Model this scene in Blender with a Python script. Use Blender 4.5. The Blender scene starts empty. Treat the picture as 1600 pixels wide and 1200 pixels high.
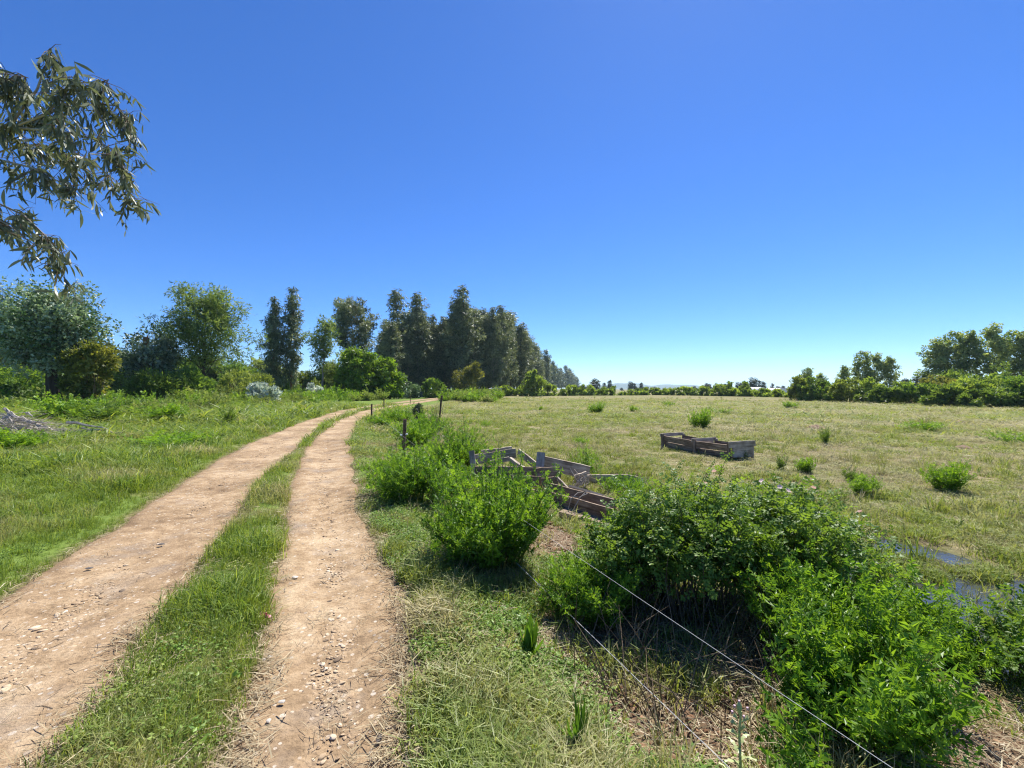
import bpy, math, random
import numpy as np
from mathutils import Vector, Matrix

# ------------------------------------------------------------------ camera, sky, sun, exposure
F, HY, CH = 671.0, 608.0, 1.6            # focal length and horizon row of the photograph (1600 px wide), eye height
scene = bpy.context.scene
cam_data = bpy.data.cameras.new('camera')
cam = bpy.data.objects.new('camera', cam_data)
scene.collection.objects.link(cam)
cam.location = (0, 0, CH)
cam.rotation_euler = (math.radians(90), 0, 0)
cam_data.sensor_width = 36.0
cam_data.lens = F / 1600 * 36.0
cam_data.shift_y = (HY - 600) / 1600
cam_data.clip_start = 0.05
cam_data.clip_end = 60000
scene.camera = cam

SUN_EL, SUN_AZ = math.radians(56), math.radians(27)     # azimuth clockwise from +Y
world = bpy.data.worlds.new('World')
scene.world = world
world.use_nodes = True
wn = world.node_tree
wn.nodes.clear()
sky = wn.nodes.new('ShaderNodeTexSky')
sky.sky_type = 'NISHITA'
sky.sun_disc = False
sky.sun_elevation = SUN_EL
sky.sun_rotation = SUN_AZ
sky.altitude = 2000
sky.air_density = 1.0
sky.dust_density = 0.35
sky.ozone_density = 10.0
bg = wn.nodes.new('ShaderNodeBackground')
bg.inputs['Strength'].default_value = 0.092
wo = wn.nodes.new('ShaderNodeOutputWorld')
deep = wn.nodes.new('ShaderNodeHueSaturation')          # a clear, deep spring sky
deep.inputs['Saturation'].default_value = 1.14
deep.inputs['Hue'].default_value = .508
wn.links.new(sky.outputs[0], deep.inputs['Color'])
wn.links.new(deep.outputs[0], bg.inputs[0])
wn.links.new(bg.outputs[0], wo.inputs[0])

sun_data = bpy.data.lights.new('sun', 'SUN')
sun_data.energy = 4.5
sun_data.angle = math.radians(0.55)
sun_data.color = (1.0, 0.955, 0.88)
sun = bpy.data.objects.new('sun', sun_data)
scene.collection.objects.link(sun)
SUN_DIR = Vector((math.sin(SUN_AZ) * math.cos(SUN_EL), math.cos(SUN_AZ) * math.cos(SUN_EL), math.sin(SUN_EL)))
sun.rotation_euler = SUN_DIR.to_track_quat('Z', 'Y').to_euler()

vs = scene.view_settings
vs.view_transform = 'Standard'
vs.look = 'None'
vs.exposure = 1.02
vs.gamma = 1.0
vs.use_curve_mapping = False
cy = scene.cycles
cy.use_denoising = True
cy.denoising_prefilter = 'NONE'
cy.pixel_filter_type = 'BLACKMAN_HARRIS'
cy.filter_width = 1.2
cy.max_bounces = 8
cy.diffuse_bounces = 4
cy.glossy_bounces = 3
cy.transmission_bounces = 5
cy.volume_bounces = 0
cy.sample_clamp_indirect = 8
cy.caustics_reflective = False
cy.caustics_refractive = False

rng = np.random.default_rng(7)
random.seed(7)
C = scene.collection

# ------------------------------------------------------------------ small maths helpers
def sstep(a, b, x):
    t = np.clip((x - a) / (b - a), 0, 1)
    return t * t * (3 - 2 * t)

_tab = np.random.default_rng(11).random((256, 256))
def vnoise(x, y, s=1.0, seed=0):
    x = np.asarray(x, float) / s + 37.3 * seed + 1000
    y = np.asarray(y, float) / s + 91.7 * seed + 1000
    xi = np.floor(x).astype(int); yi = np.floor(y).astype(int)
    fx = x - xi; fy = y - yi
    fx = fx * fx * (3 - 2 * fx); fy = fy * fy * (3 - 2 * fy)
    g = lambda i, j: _tab[i % 256, j % 256]
    return (g(xi, yi) * (1 - fx) + g(xi + 1, yi) * fx) * (1 - fy) + (g(xi, yi + 1) * (1 - fx) + g(xi + 1, yi + 1) * fx) * fy

def fbm(x, y, s=1.0, seed=0):
    return (vnoise(x, y, s, seed) + 0.5 * vnoise(x, y, s / 2.1, seed + 1) + 0.25 * vnoise(x, y, s / 4.3, seed + 2)) / 1.75

# the cart track: the edges of its two wheel ruts as X over Y
YK = [-6, 0.0, 1.81, 3.05, 4.5, 5.6, 7.4, 9.6, 13.1, 20.6, 31.6, 44.7, 63.0, 90.0, 130.0]
R_R = [1.6, .12, -.38, -.80, -1.42, -1.95, -2.72, -3.6, -4.98, -7.4, -9.75, -10.7, -10.9, -9.5, -5.5]
R_L = [.75, -.70, -1.22, -1.70, -2.36, -2.92, -3.8, -4.72, -6.1, -8.6, -11.0, -12.0, -12.2, -10.8, -6.8]
L_R = [-.15, -1.45, -1.98, -2.50, -3.14, -3.60, -4.38, -5.15, -6.4, -8.9, -11.5, -12.7, -13.0, -11.6, -7.6]
L_L = [-1.25, -2.75, -3.30, -3.74, -4.36, -4.82, -5.65, -6.6, -7.85, -10.2, -12.8, -14.0, -14.4, -13.0, -9.0]
def ex(tab, y): return np.interp(y, YK, tab)
def fence_x(y): return np.interp(y, [-4, 1.26, 10.2, 20.6, 35, 60], [3.3, 1.12, -2.6, -6.4, -9.2, -9.6])
DY = [-2, 2.5, 3.8, 5.0, 6.8, 8.8, 11, 16]
DX = [4.9, 4.55, 4.4, 4.15, 3.2, 2.35, 1.4, 0.2]
def ditch_x(y): return np.interp(y, DY, DX)
WATER_Z = -0.345
def ditch_w(x, y):
    d = np.abs(x - ditch_x(y) - 0.35 * (vnoise(y, y, 1.3, 5) - .5))
    w = np.interp(y, [2, 5.4, 6.3, 7.5, 11], [1.35, 1.2, .75, .55, .30]) + 0.6 * (vnoise(x, y, 1.6, 6) - .5)
    return sstep(w + .45, w * .5, d) * sstep(12.0, 9.5, y)

def isle(x, y): return sstep(.55, .64, fbm(x, y, .62, 98))           # grassy islands in the wet ditch
BARE_AND_SHADE = [(.42, 5.0, .45, .85, 1.0), (1.0, 5.9, .75, .8, .9), (2.25, 1.95, .55, .45, 1.0), (2.6, 2.5, .5, .4, .7), (.42, 3.0, .42, .5, 1.0), (.85, 2.35, .50, .5, 1.0), (-.05, 3.6, .42, .45, .8), (1.3, 2.3, .7, .6, 1.0), (1.15, 2.85, .9, .75, 1.0), (.0, 2.75, .22, .25, .75), (.25, 2.05, .3, .18, .75), (-.15, 3.1, .2, .3, .7), (.45, 2.35, .25, .25, .7), (1.1, 1.85, .3, .25, .8), (-.35, 4.4, .3, .5, .6),  # bare soil; the patch under the rose bush is added to darken its shade
        (-15.6, 14.0, 3.2, 1.5, .9), (-.95, 6.9, .4, .3, .5)]
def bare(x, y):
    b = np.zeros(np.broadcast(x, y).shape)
    for bx, by, rx, ry, s in BARE_AND_SHADE:
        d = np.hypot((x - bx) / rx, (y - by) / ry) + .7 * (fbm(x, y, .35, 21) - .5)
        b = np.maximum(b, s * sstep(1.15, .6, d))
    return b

def edge_noise(x, y):
    return .22 * (fbm(x, y, .7, 3) - .5) + .25 * (fbm(x, y, 2.5, 8) - .5)
def in_rut(x, y, grow=0.0):
    n = edge_noise(x, y)
    a = np.minimum(x - ex(R_L, y), ex(R_R, y) - x)
    b = np.minimum(x - ex(L_L, y), ex(L_R, y) - x)
    return np.maximum(a, b) + n + grow              # > 0 inside a rut

def terrain(x, y):
    x = np.asarray(x, float); y = np.asarray(y, float)
    yc = np.clip(y, -5, 60)
    fx = fence_x(yc); dx = np.where(yc < 14, ditch_x(np.clip(yc, -2, 16)), fx + 3.0)
    t = sstep(0.0, 1.0, (x - fx) / np.maximum(dx - fx, 1.5))
    z = (-0.13 * sstep(.35, 1.15, x - ex(R_R, yc)) - 0.17 * t) * sstep(80, 45, y)
    z = z + 0.05 * (fbm(x, y, 3.2, 9) - .5) * sstep(-.1, .6, x - ex(R_R, y)) + .06 * (fbm(x, y, 1.1, 12) - .5) * t * sstep(60, 25, y)
    left = sstep(.0, 1.2, ex(L_L, y) - x)
    z = z + left * (.05 + .10 * (fbm(x, y, 2.6, 14) - .5)) * sstep(80, 40, y)
    z = z - 0.13 * ditch_w(x, y) * (1 - .85 * isle(x, y))
    mid = np.minimum(x - ex(L_R, y), ex(R_L, y) - x)
    z = z + .05 * sstep(0, .3, mid)
    z = z - .26 * np.exp(-(((x - .95) / .62) ** 2 + ((y - 6.25) / .5) ** 2) ** 1.5)
    z = z + .05 * bare(x, y) * sstep(3.5, 4.5, y) * sstep(8, 6, y) * fbm(x, y, .2, 31)
    return z
def tz(x, y): return float(terrain(np.array([x]), np.array([y]))[0])
def at(px, py, Y): return Vector(((px - 800) / F * Y, Y, CH + (HY - py) / F * Y))
def gx(px, Y): return (px - 800) / F * Y

# ------------------------------------------------------------------ materials
def new_mat(name):
    m = bpy.data.materials.new(name); m.use_nodes = True
    nt = m.node_tree; nt.nodes.clear()
    return m, nt, nt.nodes, nt.links
def N(nt, kind, **kw):
    n = nt.nodes.new(kind)
    for k, v in kw.items():
        if k in n.inputs: n.inputs[k].default_value = v
        else: setattr(n, k, v)
    return n
def ramp(nt, stops):
    r = nt.nodes.new('ShaderNodeValToRGB')
    e = r.color_ramp.elements
    while len(e) > 1: e.remove(e[-1])
    e[0].position, e[0].color = stops[0][0], (*stops[0][1], 1)
    for p, c in stops[1:]:
        k = e.new(p); k.color = (*c, 1)
    return r
def mixc(nt, fac, a, b, blend='MIX'):
    m = nt.nodes.new('ShaderNodeMix'); m.data_type = 'RGBA'; m.blend_type = blend
    for i, v in ((0, fac), (6, a), (7, b)):
        if isinstance(v, bpy.types.NodeSocket): nt.links.new(v, m.inputs[i])
        elif i == 0: m.inputs[0].default_value = v
        else: m.inputs[i].default_value = (*v, 1)
    return m.outputs[2]
def math_n(nt, op, a, b=0.0, clamp=False):
    m = nt.nodes.new('ShaderNodeMath'); m.operation = op; m.use_clamp = clamp
    for i, v in ((0, a), (1, b)):
        if isinstance(v, bpy.types.NodeSocket): nt.links.new(v, m.inputs[i])
        else: m.inputs[i].default_value = v
    return m.outputs[0]
def noise(nt, vec, scale, detail=4, rough=.55):
    n = N(nt, 'ShaderNodeTexNoise', Scale=scale, Detail=detail, Roughness=rough)
    if vec is not None: nt.links.new(vec, n.inputs['Vector'])
    return n.outputs['Fac']

def leaf_mat(name, c0, c1, trans=(1.5, 1.35, .55), tf=.42, rough=.42, spec=.35, dry=None, inst=False):
    """green blades and leaves: colour runs from c0 to c1 with the per-leaf 'tint'; light also passes through"""
    m, nt, nd, lk = new_mat(name)
    a = N(nt, 'ShaderNodeAttribute', attribute_name='tint')
    col = mixc(nt, a.outputs['Fac'], c0, c1)
    if dry is not None:
        d = N(nt, 'ShaderNodeAttribute', attribute_name='dry')
        d.attribute_type = 'INSTANCER' if inst else 'GEOMETRY'
        col = mixc(nt, d.outputs['Fac'], col, dry)
    if inst:
        oi = nd.new('ShaderNodeObjectInfo')
        v = math_n(nt, 'MULTIPLY_ADD', oi.outputs['Random'], .5); v.node.inputs[2].default_value = .75
        h = nd.new('ShaderNodeHueSaturation'); lk.new(v, h.inputs['Value']); lk.new(col, h.inputs['Color']); col = h.outputs[0]
    p = N(nt, 'ShaderNodeBsdfPrincipled', Roughness=rough)
    p.inputs['Specular IOR Level'].default_value = spec
    lk.new(col, p.inputs['Base Color'])
    t = nd.new('ShaderNodeBsdfTranslucent')
    tc = mixc(nt, 1.0, col, trans, 'MULTIPLY')
    if dry is not None: tc = mixc(nt, d.outputs['Fac'], tc, col)
    lk.new(tc, t.inputs['Color'])
    mx = nd.new('ShaderNodeMixShader'); mx.inputs[0].default_value = tf
    lk.new(p.outputs[0], mx.inputs[1]); lk.new(t.outputs[0], mx.inputs[2])
    o = nd.new('ShaderNodeOutputMaterial'); lk.new(mx.outputs[0], o.inputs[0])
    return m

def bark_mat(name, c0, c1, scale=6, stretch=.15):
    m, nt, nd, lk = new_mat(name)
    tc = nd.new('ShaderNodeTexCoord'); mp = nd.new('ShaderNodeMapping'); mp.inputs['Scale'].default_value = (1, 1, stretch)
    lk.new(tc.outputs['Object'], mp.inputs[0])
    f = noise(nt, mp.outputs[0], scale, 6, .65)
    r = ramp(nt, [(.3, c0), (.7, c1)]); lk.new(f, r.inputs[0])
    p = N(nt, 'ShaderNodeBsdfPrincipled', Roughness=.85); p.inputs['Specular IOR Level'].default_value = .15
    lk.new(r.outputs[0], p.inputs['Base Color'])
    b = N(nt, 'ShaderNodeBump', Strength=.6, Distance=.03); lk.new(f, b.inputs['Height']); lk.new(b.outputs[0], p.inputs['Normal'])
    o = nd.new('ShaderNodeOutputMaterial'); lk.new(p.outputs[0], o.inputs[0])
    return m

def wood_mat(name, c0, c1, c2):
    """weathered plank: grain along local X, per-object shift"""
    m, nt, nd, lk = new_mat(name)
    tc = nd.new('ShaderNodeTexCoord'); oi = nd.new('ShaderNodeObjectInfo')
    ad = nd.new('ShaderNodeVectorMath'); ad.operation = 'ADD'
    sc = nd.new('ShaderNodeVectorMath'); sc.operation = 'SCALE'; sc.inputs[0].default_value = (31, 17, 9); lk.new(oi.outputs['Random'], sc.inputs['Scale'])
    lk.new(tc.outputs['Object'], ad.inputs[0]); lk.new(sc.outputs[0], ad.inputs[1])
    mp = nd.new('ShaderNodeMapping'); mp.inputs['Scale'].default_value = (1.2, 22, 22); lk.new(ad.outputs[0], mp.inputs[0])
    g = noise(nt, mp.outputs[0], 1.6, 6, .65)
    big = noise(nt, ad.outputs[0], 4.5, 4, .6)
    r = ramp(nt, [(.30, c0), (.5, c1), (.70, c2)]); lk.new(g, r.inputs[0])
    r2 = ramp(nt, [(.38, (.55, .5, .45)), (.62, (1.15, 1.12, 1.1))]); lk.new(big, r2.inputs[0])
    col = mixc(nt, .8, r.outputs[0], r2.outputs[0], 'MULTIPLY')
    p = N(nt, 'ShaderNodeBsdfPrincipled', Roughness=.8); p.inputs['Specular IOR Level'].default_value = .2
    lk.new(col, p.inputs['Base Color'])
    b = N(nt, 'ShaderNodeBump', Strength=.25, Distance=.003); lk.new(g, b.inputs['Height']); lk.new(b.outputs[0], p.inputs['Normal'])
    o = nd.new('ShaderNodeOutputMaterial'); lk.new(p.outputs[0], o.inputs[0])
    return m

def plain_mat(name, col, rough=.6, metal=0.0, spec=.4, var=0.0, scale=30):
    m, nt, nd, lk = new_mat(name)
    p = N(nt, 'ShaderNodeBsdfPrincipled', Roughness=rough, Metallic=metal); p.inputs['Specular IOR Level'].default_value = spec
    if var:
        tc = nd.new('ShaderNodeTexCoord')
        f = noise(nt, tc.outputs['Object'], scale, 5, .6)
        r = ramp(nt, [(.3, tuple(c * (1 - var) for c in col)), (.7, tuple(min(1, c * (1 + var)) for c in col))]); lk.new(f, r.inputs[0])
        lk.new(r.outputs[0], p.inputs['Base Color'])
        b = N(nt, 'ShaderNodeBump', Strength=.4, Distance=.01); lk.new(f, b.inputs['Height']); lk.new(b.outputs[0], p.inputs['Normal'])
    else: p.inputs['Base Color'].default_value = (*col, 1)
    o = nd.new('ShaderNodeOutputMaterial'); lk.new(p.outputs[0], o.inputs[0])
    return m

M = {}
M['grass'] = leaf_mat('grass_blade', (.090, .175, .024), (.32, .40, .095), tf=.42, dry=(.50, .43, .22), inst=True, spec=.25)
M['verge'] = leaf_mat('verge_blade', (.095, .165, .030), (.34, .40, .115), tf=.42, dry=(.52, .45, .25), inst=True, spec=.25)
M['field'] = leaf_mat('field_blade', (.115, .185, .036), (.31, .37, .095), tf=.35, dry=(.48, .43, .24), inst=True, spec=.12, rough=.6)
M['straw'] = leaf_mat('straw_blade', (.29, .225, .13), (.52, .44, .28), tf=.2, trans=(1.1, 1, .8), spec=.2)
M['herb'] = leaf_mat('clover_leaf', (.080, .17, .026), (.25, .38, .075), tf=.42, dry=(.38, .38, .12), inst=True, spec=.25)
M['rue'] = leaf_mat('bright_weed_leaf', (.052, .145, .018), (.25, .42, .046), tf=.47, rough=.42, spec=.3)
M['rue_far'] = leaf_mat('bright_weed_leaf_far', (.070, .175, .018), (.26, .43, .042), tf=.46, spec=.2)
M['rose'] = leaf_mat('rose_leaf', (.070, .145, .024), (.22, .34, .070), tf=.45, rough=.45, spec=.28)
M['euc'] = leaf_mat('gum_leaf', (.065, .090, .052), (.27, .30, .20), trans=(1.2, 1.15, .6), tf=.28, rough=.42, spec=.45)
M['euc_far'] = leaf_mat('gum_crown_leaf', (.062, .098, .042), (.29, .345, .185), trans=(1.3, 1.15, .6), tf=.28, rough=.42, spec=.5)
M['silver'] = leaf_mat('silver_leaf', (.080, .155, .048), (.46, .53, .36), trans=(1.0, 1.15, .6), tf=.25, rough=.4, spec=.5)
M['silver_dark'] = leaf_mat('silver_dark_leaf', (.050, .10, .042), (.36, .44, .32), trans=(1.0, 1.1, .6), tf=.25, rough=.4, spec=.5)
M['acacia'] = leaf_mat('acacia_leaf', (.080, .145, .040), (.25, .34, .12), tf=.45)
M['olive'] = leaf_mat('olive_leaf', (.11, .165, .038), (.32, .40, .12), tf=.46)
M['dark'] = leaf_mat('dark_leaf', (.065, .125, .032), (.22, .33, .082), tf=.42)
M['mid'] = leaf_mat('mid_leaf', (.070, .15, .030), (.23, .36, .075), tf=.42)
M['lime'] = leaf_mat('lime_leaf', (.070, .155, .018), (.20, .32, .034), tf=.45)
M['poplar'] = leaf_mat('poplar_leaf', (.14, .23, .085), (.42, .50, .25), tf=.5)
M['hedge'] = leaf_mat('hedge_leaf', (.105, .175, .036), (.32, .44, .11), tf=.46)
M['pine'] = leaf_mat('pine_needle', (.032, .055, .036), (.09, .12, .08), tf=.2)
M['rusty'] = leaf_mat('rusty_leaf', (.12, .140, .035), (.31, .33, .095), tf=.38)
M['olive_warm'] = leaf_mat('yellowish_leaf', (.09, .125, .028), (.30, .32, .085), tf=.42)
M['white_leaf'] = leaf_mat('whitish_leaf', (.22, .28, .20), (.78, .80, .72), trans=(1.0, 1.1, .8), tf=.25, spec=.4)
M['bark'] = bark_mat('dark_bark', (.035, .028, .022), (.12, .095, .072))
M['bark_pale'] = bark_mat('pale_bark', (.20, .17, .135), (.42, .38, .32))
M['bark_orange'] = bark_mat('orange_bark', (.16, .085, .045), (.30, .19, .115))
M['twig'] = bark_mat('twig_bark', (.10, .070, .045), (.22, .165, .11), 20)
M['deadwood'] = bark_mat('dead_wood', (.27, .23, .185), (.56, .50, .43), 20)
M['stem'] = leaf_mat('green_stem', (.075, .115, .03), (.14, .17, .05), tf=.1)
M['wood_grey'] = wood_mat('grey_plank', (.19, .155, .115), (.41, .35, .275), (.60, .53, .44))
M['wood_brown'] = wood_mat('brown_plank', (.11, .080, .055), (.26, .195, .14), (.43, .35, .27))
M['post'] = wood_mat('post_wood', (.05, .032, .022), (.13, .085, .055), (.25, .17, .11))
M['insulator'] = plain_mat('white_insulator', (.82, .82, .80), .35)
M['wire'] = plain_mat('galvanised_wire', (.50, .50, .49), .7, 0, .15)
M['stone'] = plain_mat('pale_stone', (.50, .45, .38), .85, 0, .2, .3, 25)
M['stone_dark'] = plain_mat('dark_stone', (.12, .105, .095), .8, 0, .2, .35, 25)
M['pink'] = plain_mat('pink_plastic', (.55, .16, .22), .45, 0, .4, .3, 60)
M['petal'] = leaf_mat('rose_petal', (.80, .52, .50), (.92, .76, .72), trans=(1, .8, .7), tf=.3, spec=.1)
M['thistle'] = leaf_mat('thistle_bud', (.28, .34, .13), (.46, .50, .24), tf=.15)
M['thistle_flower'] = leaf_mat('thistle_flower', (.42, .27, .36), (.55, .40, .48), tf=.2)
M['white_paint'] = plain_mat('white_van_paint', (.80, .81, .82), .25, 0, .5)
M['glass_dark'] = plain_mat('dark_window', (.02, .025, .03), .08, 0, .6)
M['rubber'] = plain_mat('rubber', (.02, .02, .02), .8)
M['plastic_sheet'] = plain_mat('white_plastic_sheet', (.82, .82, .80), .5, 0, .3)
M['tin'] = plain_mat('pale_tin_roof', (.55, .55, .55), .45, .2, .4)
M['wall'] = plain_mat('grey_wall', (.35, .33, .30), .9)

# ground: one sheet; masks per vertex say where soil, meadow and wet mud lie
def ground_mat():
    m, nt, nd, lk = new_mat('ground_soil')
    geo = nd.new('ShaderNodeNewGeometry'); P = geo.outputs['Position']
    at_d = N(nt, 'ShaderNodeAttribute', attribute_name='dirt').outputs['Fac']
    at_f = N(nt, 'ShaderNodeAttribute', attribute_name='meadow').outputs['Fac']
    at_w = N(nt, 'ShaderNodeAttribute', attribute_name='wet').outputs['Fac']
    n1 = noise(nt, P, .35, 6, .6); n2 = noise(nt, P, 2.2, 6, .65); n3 = noise(nt, P, 14, 6, .7)
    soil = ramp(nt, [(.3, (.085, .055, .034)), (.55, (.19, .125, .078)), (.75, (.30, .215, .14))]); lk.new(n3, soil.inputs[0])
    lawn = ramp(nt, [(.25, (.075, .115, .022)), (.5, (.13, .195, .036)), (.75, (.20, .255, .060))]); lk.new(n2, lawn.inputs[0])
    n0 = noise(nt, P, .07, 3, .5)
    mix_n = math_n(nt, 'ADD', math_n(nt, 'MULTIPLY', n0, .25), math_n(nt, 'ADD', math_n(nt, 'MULTIPLY', n1, .35), math_n(nt, 'MULTIPLY', n2, .45)))
    mead = ramp(nt, [(.36, (.115, .165, .045)), (.45, (.175, .195, .070)), (.54, (.255, .228, .110)), (.66, (.315, .250, .142))]); lk.new(mix_n, mead.inputs[0])
    sp = ramp(nt, [(.30, (.55, .55, .5)), (.52, (1, 1, 1)), (.75, (1.35, 1.3, 1.25))]); lk.new(n3, sp.inputs[0])
    n5 = noise(nt, P, 4.5, 5, .7); gap = ramp(nt, [(.34, (.26, .23, .16)), (.50, (1, 1, 1))]); lk.new(n5, gap.inputs[0])  # dark soil specks that also paint in the shade between tufts
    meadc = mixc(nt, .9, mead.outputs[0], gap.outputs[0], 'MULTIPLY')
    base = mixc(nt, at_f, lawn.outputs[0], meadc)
    base = mixc(nt, .85, base, sp.outputs[0], 'MULTIPLY')
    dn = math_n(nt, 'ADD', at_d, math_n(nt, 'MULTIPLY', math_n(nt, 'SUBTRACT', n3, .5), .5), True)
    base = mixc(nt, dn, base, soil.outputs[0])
    base = mixc(nt, math_n(nt, 'MULTIPLY', at_w, .85), base, (.05, .042, .026))
    p = N(nt, 'ShaderNodeBsdfPrincipled', Roughness=.95); p.inputs['Specular IOR Level'].default_value = .1
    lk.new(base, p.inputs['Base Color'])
    b = N(nt, 'ShaderNodeBump', Strength=.7, Distance=.05); lk.new(n3, b.inputs['Height']); lk.new(b.outputs[0], p.inputs['Normal'])
    o = nd.new('ShaderNodeOutputMaterial'); lk.new(p.outputs[0], o.inputs[0])
    return m

def track_mat():
    m, nt, nd, lk = new_mat('track_dirt')
    geo = nd.new('ShaderNodeNewGeometry'); P = geo.outputs['Position']
    e = N(nt, 'ShaderNodeAttribute', attribute_name='edge').outputs['Fac']
    n1 = noise(nt, P, .8, 5, .6); n2 = noise(nt, P, 6, 6, .65); n3 = noise(nt, P, 45, 5, .7)
    c = ramp(nt, [(.37, (.18, .122, .072)), (.5, (.335, .235, .140)), (.61, (.47, .355, .228))])
    s = math_n(nt, 'ADD', math_n(nt, 'MULTIPLY', n1, .55), math_n(nt, 'MULTIPLY', n2, .45)); lk.new(s, c.inputs[0])
    g = ramp(nt, [(.28, (.58, .56, .54)), (.5, (1, 1, 1)), (.74, (1.3, 1.3, 1.3))]); lk.new(n3, g.inputs[0])
    col = mixc(nt, .8, c.outputs[0], g.outputs[0], 'MULTIPLY')
    vo = N(nt, 'ShaderNodeTexVoronoi', Scale=26.0, Randomness=1.0); lk.new(P, vo.inputs['Vector'])
    sep = nd.new('ShaderNodeSeparateColor'); lk.new(vo.outputs['Color'], sep.inputs[0])
    pick = math_n(nt, 'GREATER_THAN', sep.outputs[0], .5)
    rad = math_n(nt, 'LESS_THAN', vo.outputs['Distance'], math_n(nt, 'MULTIPLY', sep.outputs[1], .42))
    peb = math_n(nt, 'MULTIPLY', pick, rad)
    pc = ramp(nt, [(0, (.30, .26, .22)), (.5, (.52, .42, .31)), (1, (.60, .53, .44))]); lk.new(sep.outputs[2], pc.inputs[0])
    col = mixc(nt, math_n(nt, 'MULTIPLY', peb, .75), col, pc.outputs[0])
    gr = ramp(nt, [(.55, (0, 0, 0)), (.72, (1, 1, 1))]); lk.new(noise(nt, P, 1.7, 5, .6), gr.inputs[0])
    col = mixc(nt, math_n(nt, 'MULTIPLY', gr.outputs[0], .6), col, (.27, .232, .195))
    col = mixc(nt, math_n(nt, 'MULTIPLY', e, .5), col, (.20, .135, .08))
    p = N(nt, 'ShaderNodeBsdfPrincipled', Roughness=1.0); p.inputs['Specular IOR Level'].default_value = .05
    lk.new(col, p.inputs['Base Color'])
    h = math_n(nt, 'ADD', math_n(nt, 'MULTIPLY', n3, .6), math_n(nt, 'ADD', math_n(nt, 'MULTIPLY', n2, .8), math_n(nt, 'MULTIPLY', peb, .45)))
    b = N(nt, 'ShaderNodeBump', Strength=.9, Distance=.022); lk.new(h, b.inputs['Height']); lk.new(b.outputs[0], p.inputs['Normal'])
    o = nd.new('ShaderNodeOutputMaterial'); lk.new(p.outputs[0], o.inputs[0])
    return m
M['ground'] = ground_mat()
M['track'] = track_mat()

# ------------------------------------------------------------------ mesh helpers
class MB:
    def __init__(s): s.v, s.f, s.t, s.n = [], {3: [], 4: []}, [], 0
    def add(s, V, faces, tint=.5):
        """V (k,3) vertices; faces: list of tuples or (m,3|4) array; tint scalar or (k,)"""
        V = np.asarray(V, float).reshape(-1, 3)
        if isinstance(faces, np.ndarray): groups = {faces.shape[1]: faces}
        else:
            groups = {}
            for f in faces: groups.setdefault(len(f), []).append(f)
        for k, fs in groups.items(): s.f[k].append(np.asarray(fs, int) + s.n)
        s.v.append(V); s.t.append(np.broadcast_to(np.asarray(tint, float), (len(V),)))
        s.n += len(V)
    def inst(s, tv, tf, P, R, S, tint):
        """copies of one template: P (n,3), R (n,3,3), S (n,) or (n,3), tint (n,)"""
        n, k = len(P), len(tv)
        if n == 0: return
        S = np.asarray(S, float)
        if S.ndim == 1: S = S[:, None].repeat(3, 1)
        V = np.einsum('nij,nkj->nki', R, tv[None] * S[:, None, :]) + P[:, None, :]
        tf = np.asarray(tf, int)
        fs = (tf[None] + (np.arange(n) * k)[:, None, None]).reshape(-1, tf.shape[1])
        s.f[tf.shape[1]].append(fs + s.n)
        s.v.append(V.reshape(-1, 3)); s.t.append(np.repeat(tint, k)); s.n += n * k
    def tube(s, pts, radii, sides=5, tint=.5, cap=True):
        pts = np.asarray(pts, float); n = len(pts)
        radii = np.broadcast_to(np.asarray(radii, float), (n,))
        d = np.gradient(pts, axis=0); d /= np.linalg.norm(d, axis=1)[:, None] + 1e-9
        ref = np.array([0, 0, 1.0]) if abs(d[0, 2]) < .9 else np.array([1.0, 0, 0])
        x = np.cross(d, ref); x /= np.linalg.norm(x, axis=1)[:, None] + 1e-9
        y = np.cross(d, x)
        a = np.arange(sides) * 2 * np.pi / sides
        V = pts[:, None] + radii[:, None, None] * (np.cos(a)[None, :, None] * x[:, None] + np.sin(a)[None, :, None] * y[:, None])
        i = np.arange(n - 1)[:, None] * sides; j = np.arange(sides)[None]; k = (j + 1) % sides
        fs = np.stack([i + j, i + k, i + sides + k, i + sides + j], -1).reshape(-1, 4)
        s.add(V.reshape(-1, 3), fs, tint)
        if cap:
            for base, flip in ((0, True), ((n - 1) * sides, False)):
                idx = [base + q for q in range(sides)]
                if flip: idx = idx[::-1]
                tris = np.array([(idx[0], idx[q], idx[q + 1]) for q in range(1, sides - 1)])
                s.f[3].append(tris + s.n - n * sides)
    def mesh(s, name, mat, smooth=False):
        me = bpy.data.meshes.new(name)
        if not s.v: return me
        V = np.concatenate(s.v).astype(np.float32)
        parts, tot = [], []
        for k in (3, 4):
            if s.f[k]:
                a = np.concatenate(s.f[k]); parts.append(a.ravel()); tot.append(np.full(len(a), k))
        L = np.concatenate(parts).astype(np.int32); T = np.concatenate(tot).astype(np.int32)
        me.vertices.add(len(V)); me.vertices.foreach_set('co', V.ravel())
        me.loops.add(len(L)); me.loops.foreach_set('vertex_index', L)
        me.polygons.add(len(T))
        me.polygons.foreach_set('loop_start', np.concatenate([[0], np.cumsum(T)[:-1]]).astype(np.int32))
        me.polygons.foreach_set('loop_total', T)
        me.polygons.foreach_set('use_smooth', np.full(len(T), bool(smooth)))
        me.update(calc_edges=True)
        at_ = me.attributes.new('tint', 'FLOAT', 'POINT')
        at_.data.foreach_set('value', np.concatenate(s.t).astype(np.float32))
        me.materials.append(mat)
        return me
    def build(s, name, mat, parent=None, smooth=False):
        return link(name, s.mesh(name, mat, smooth), parent)

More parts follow.
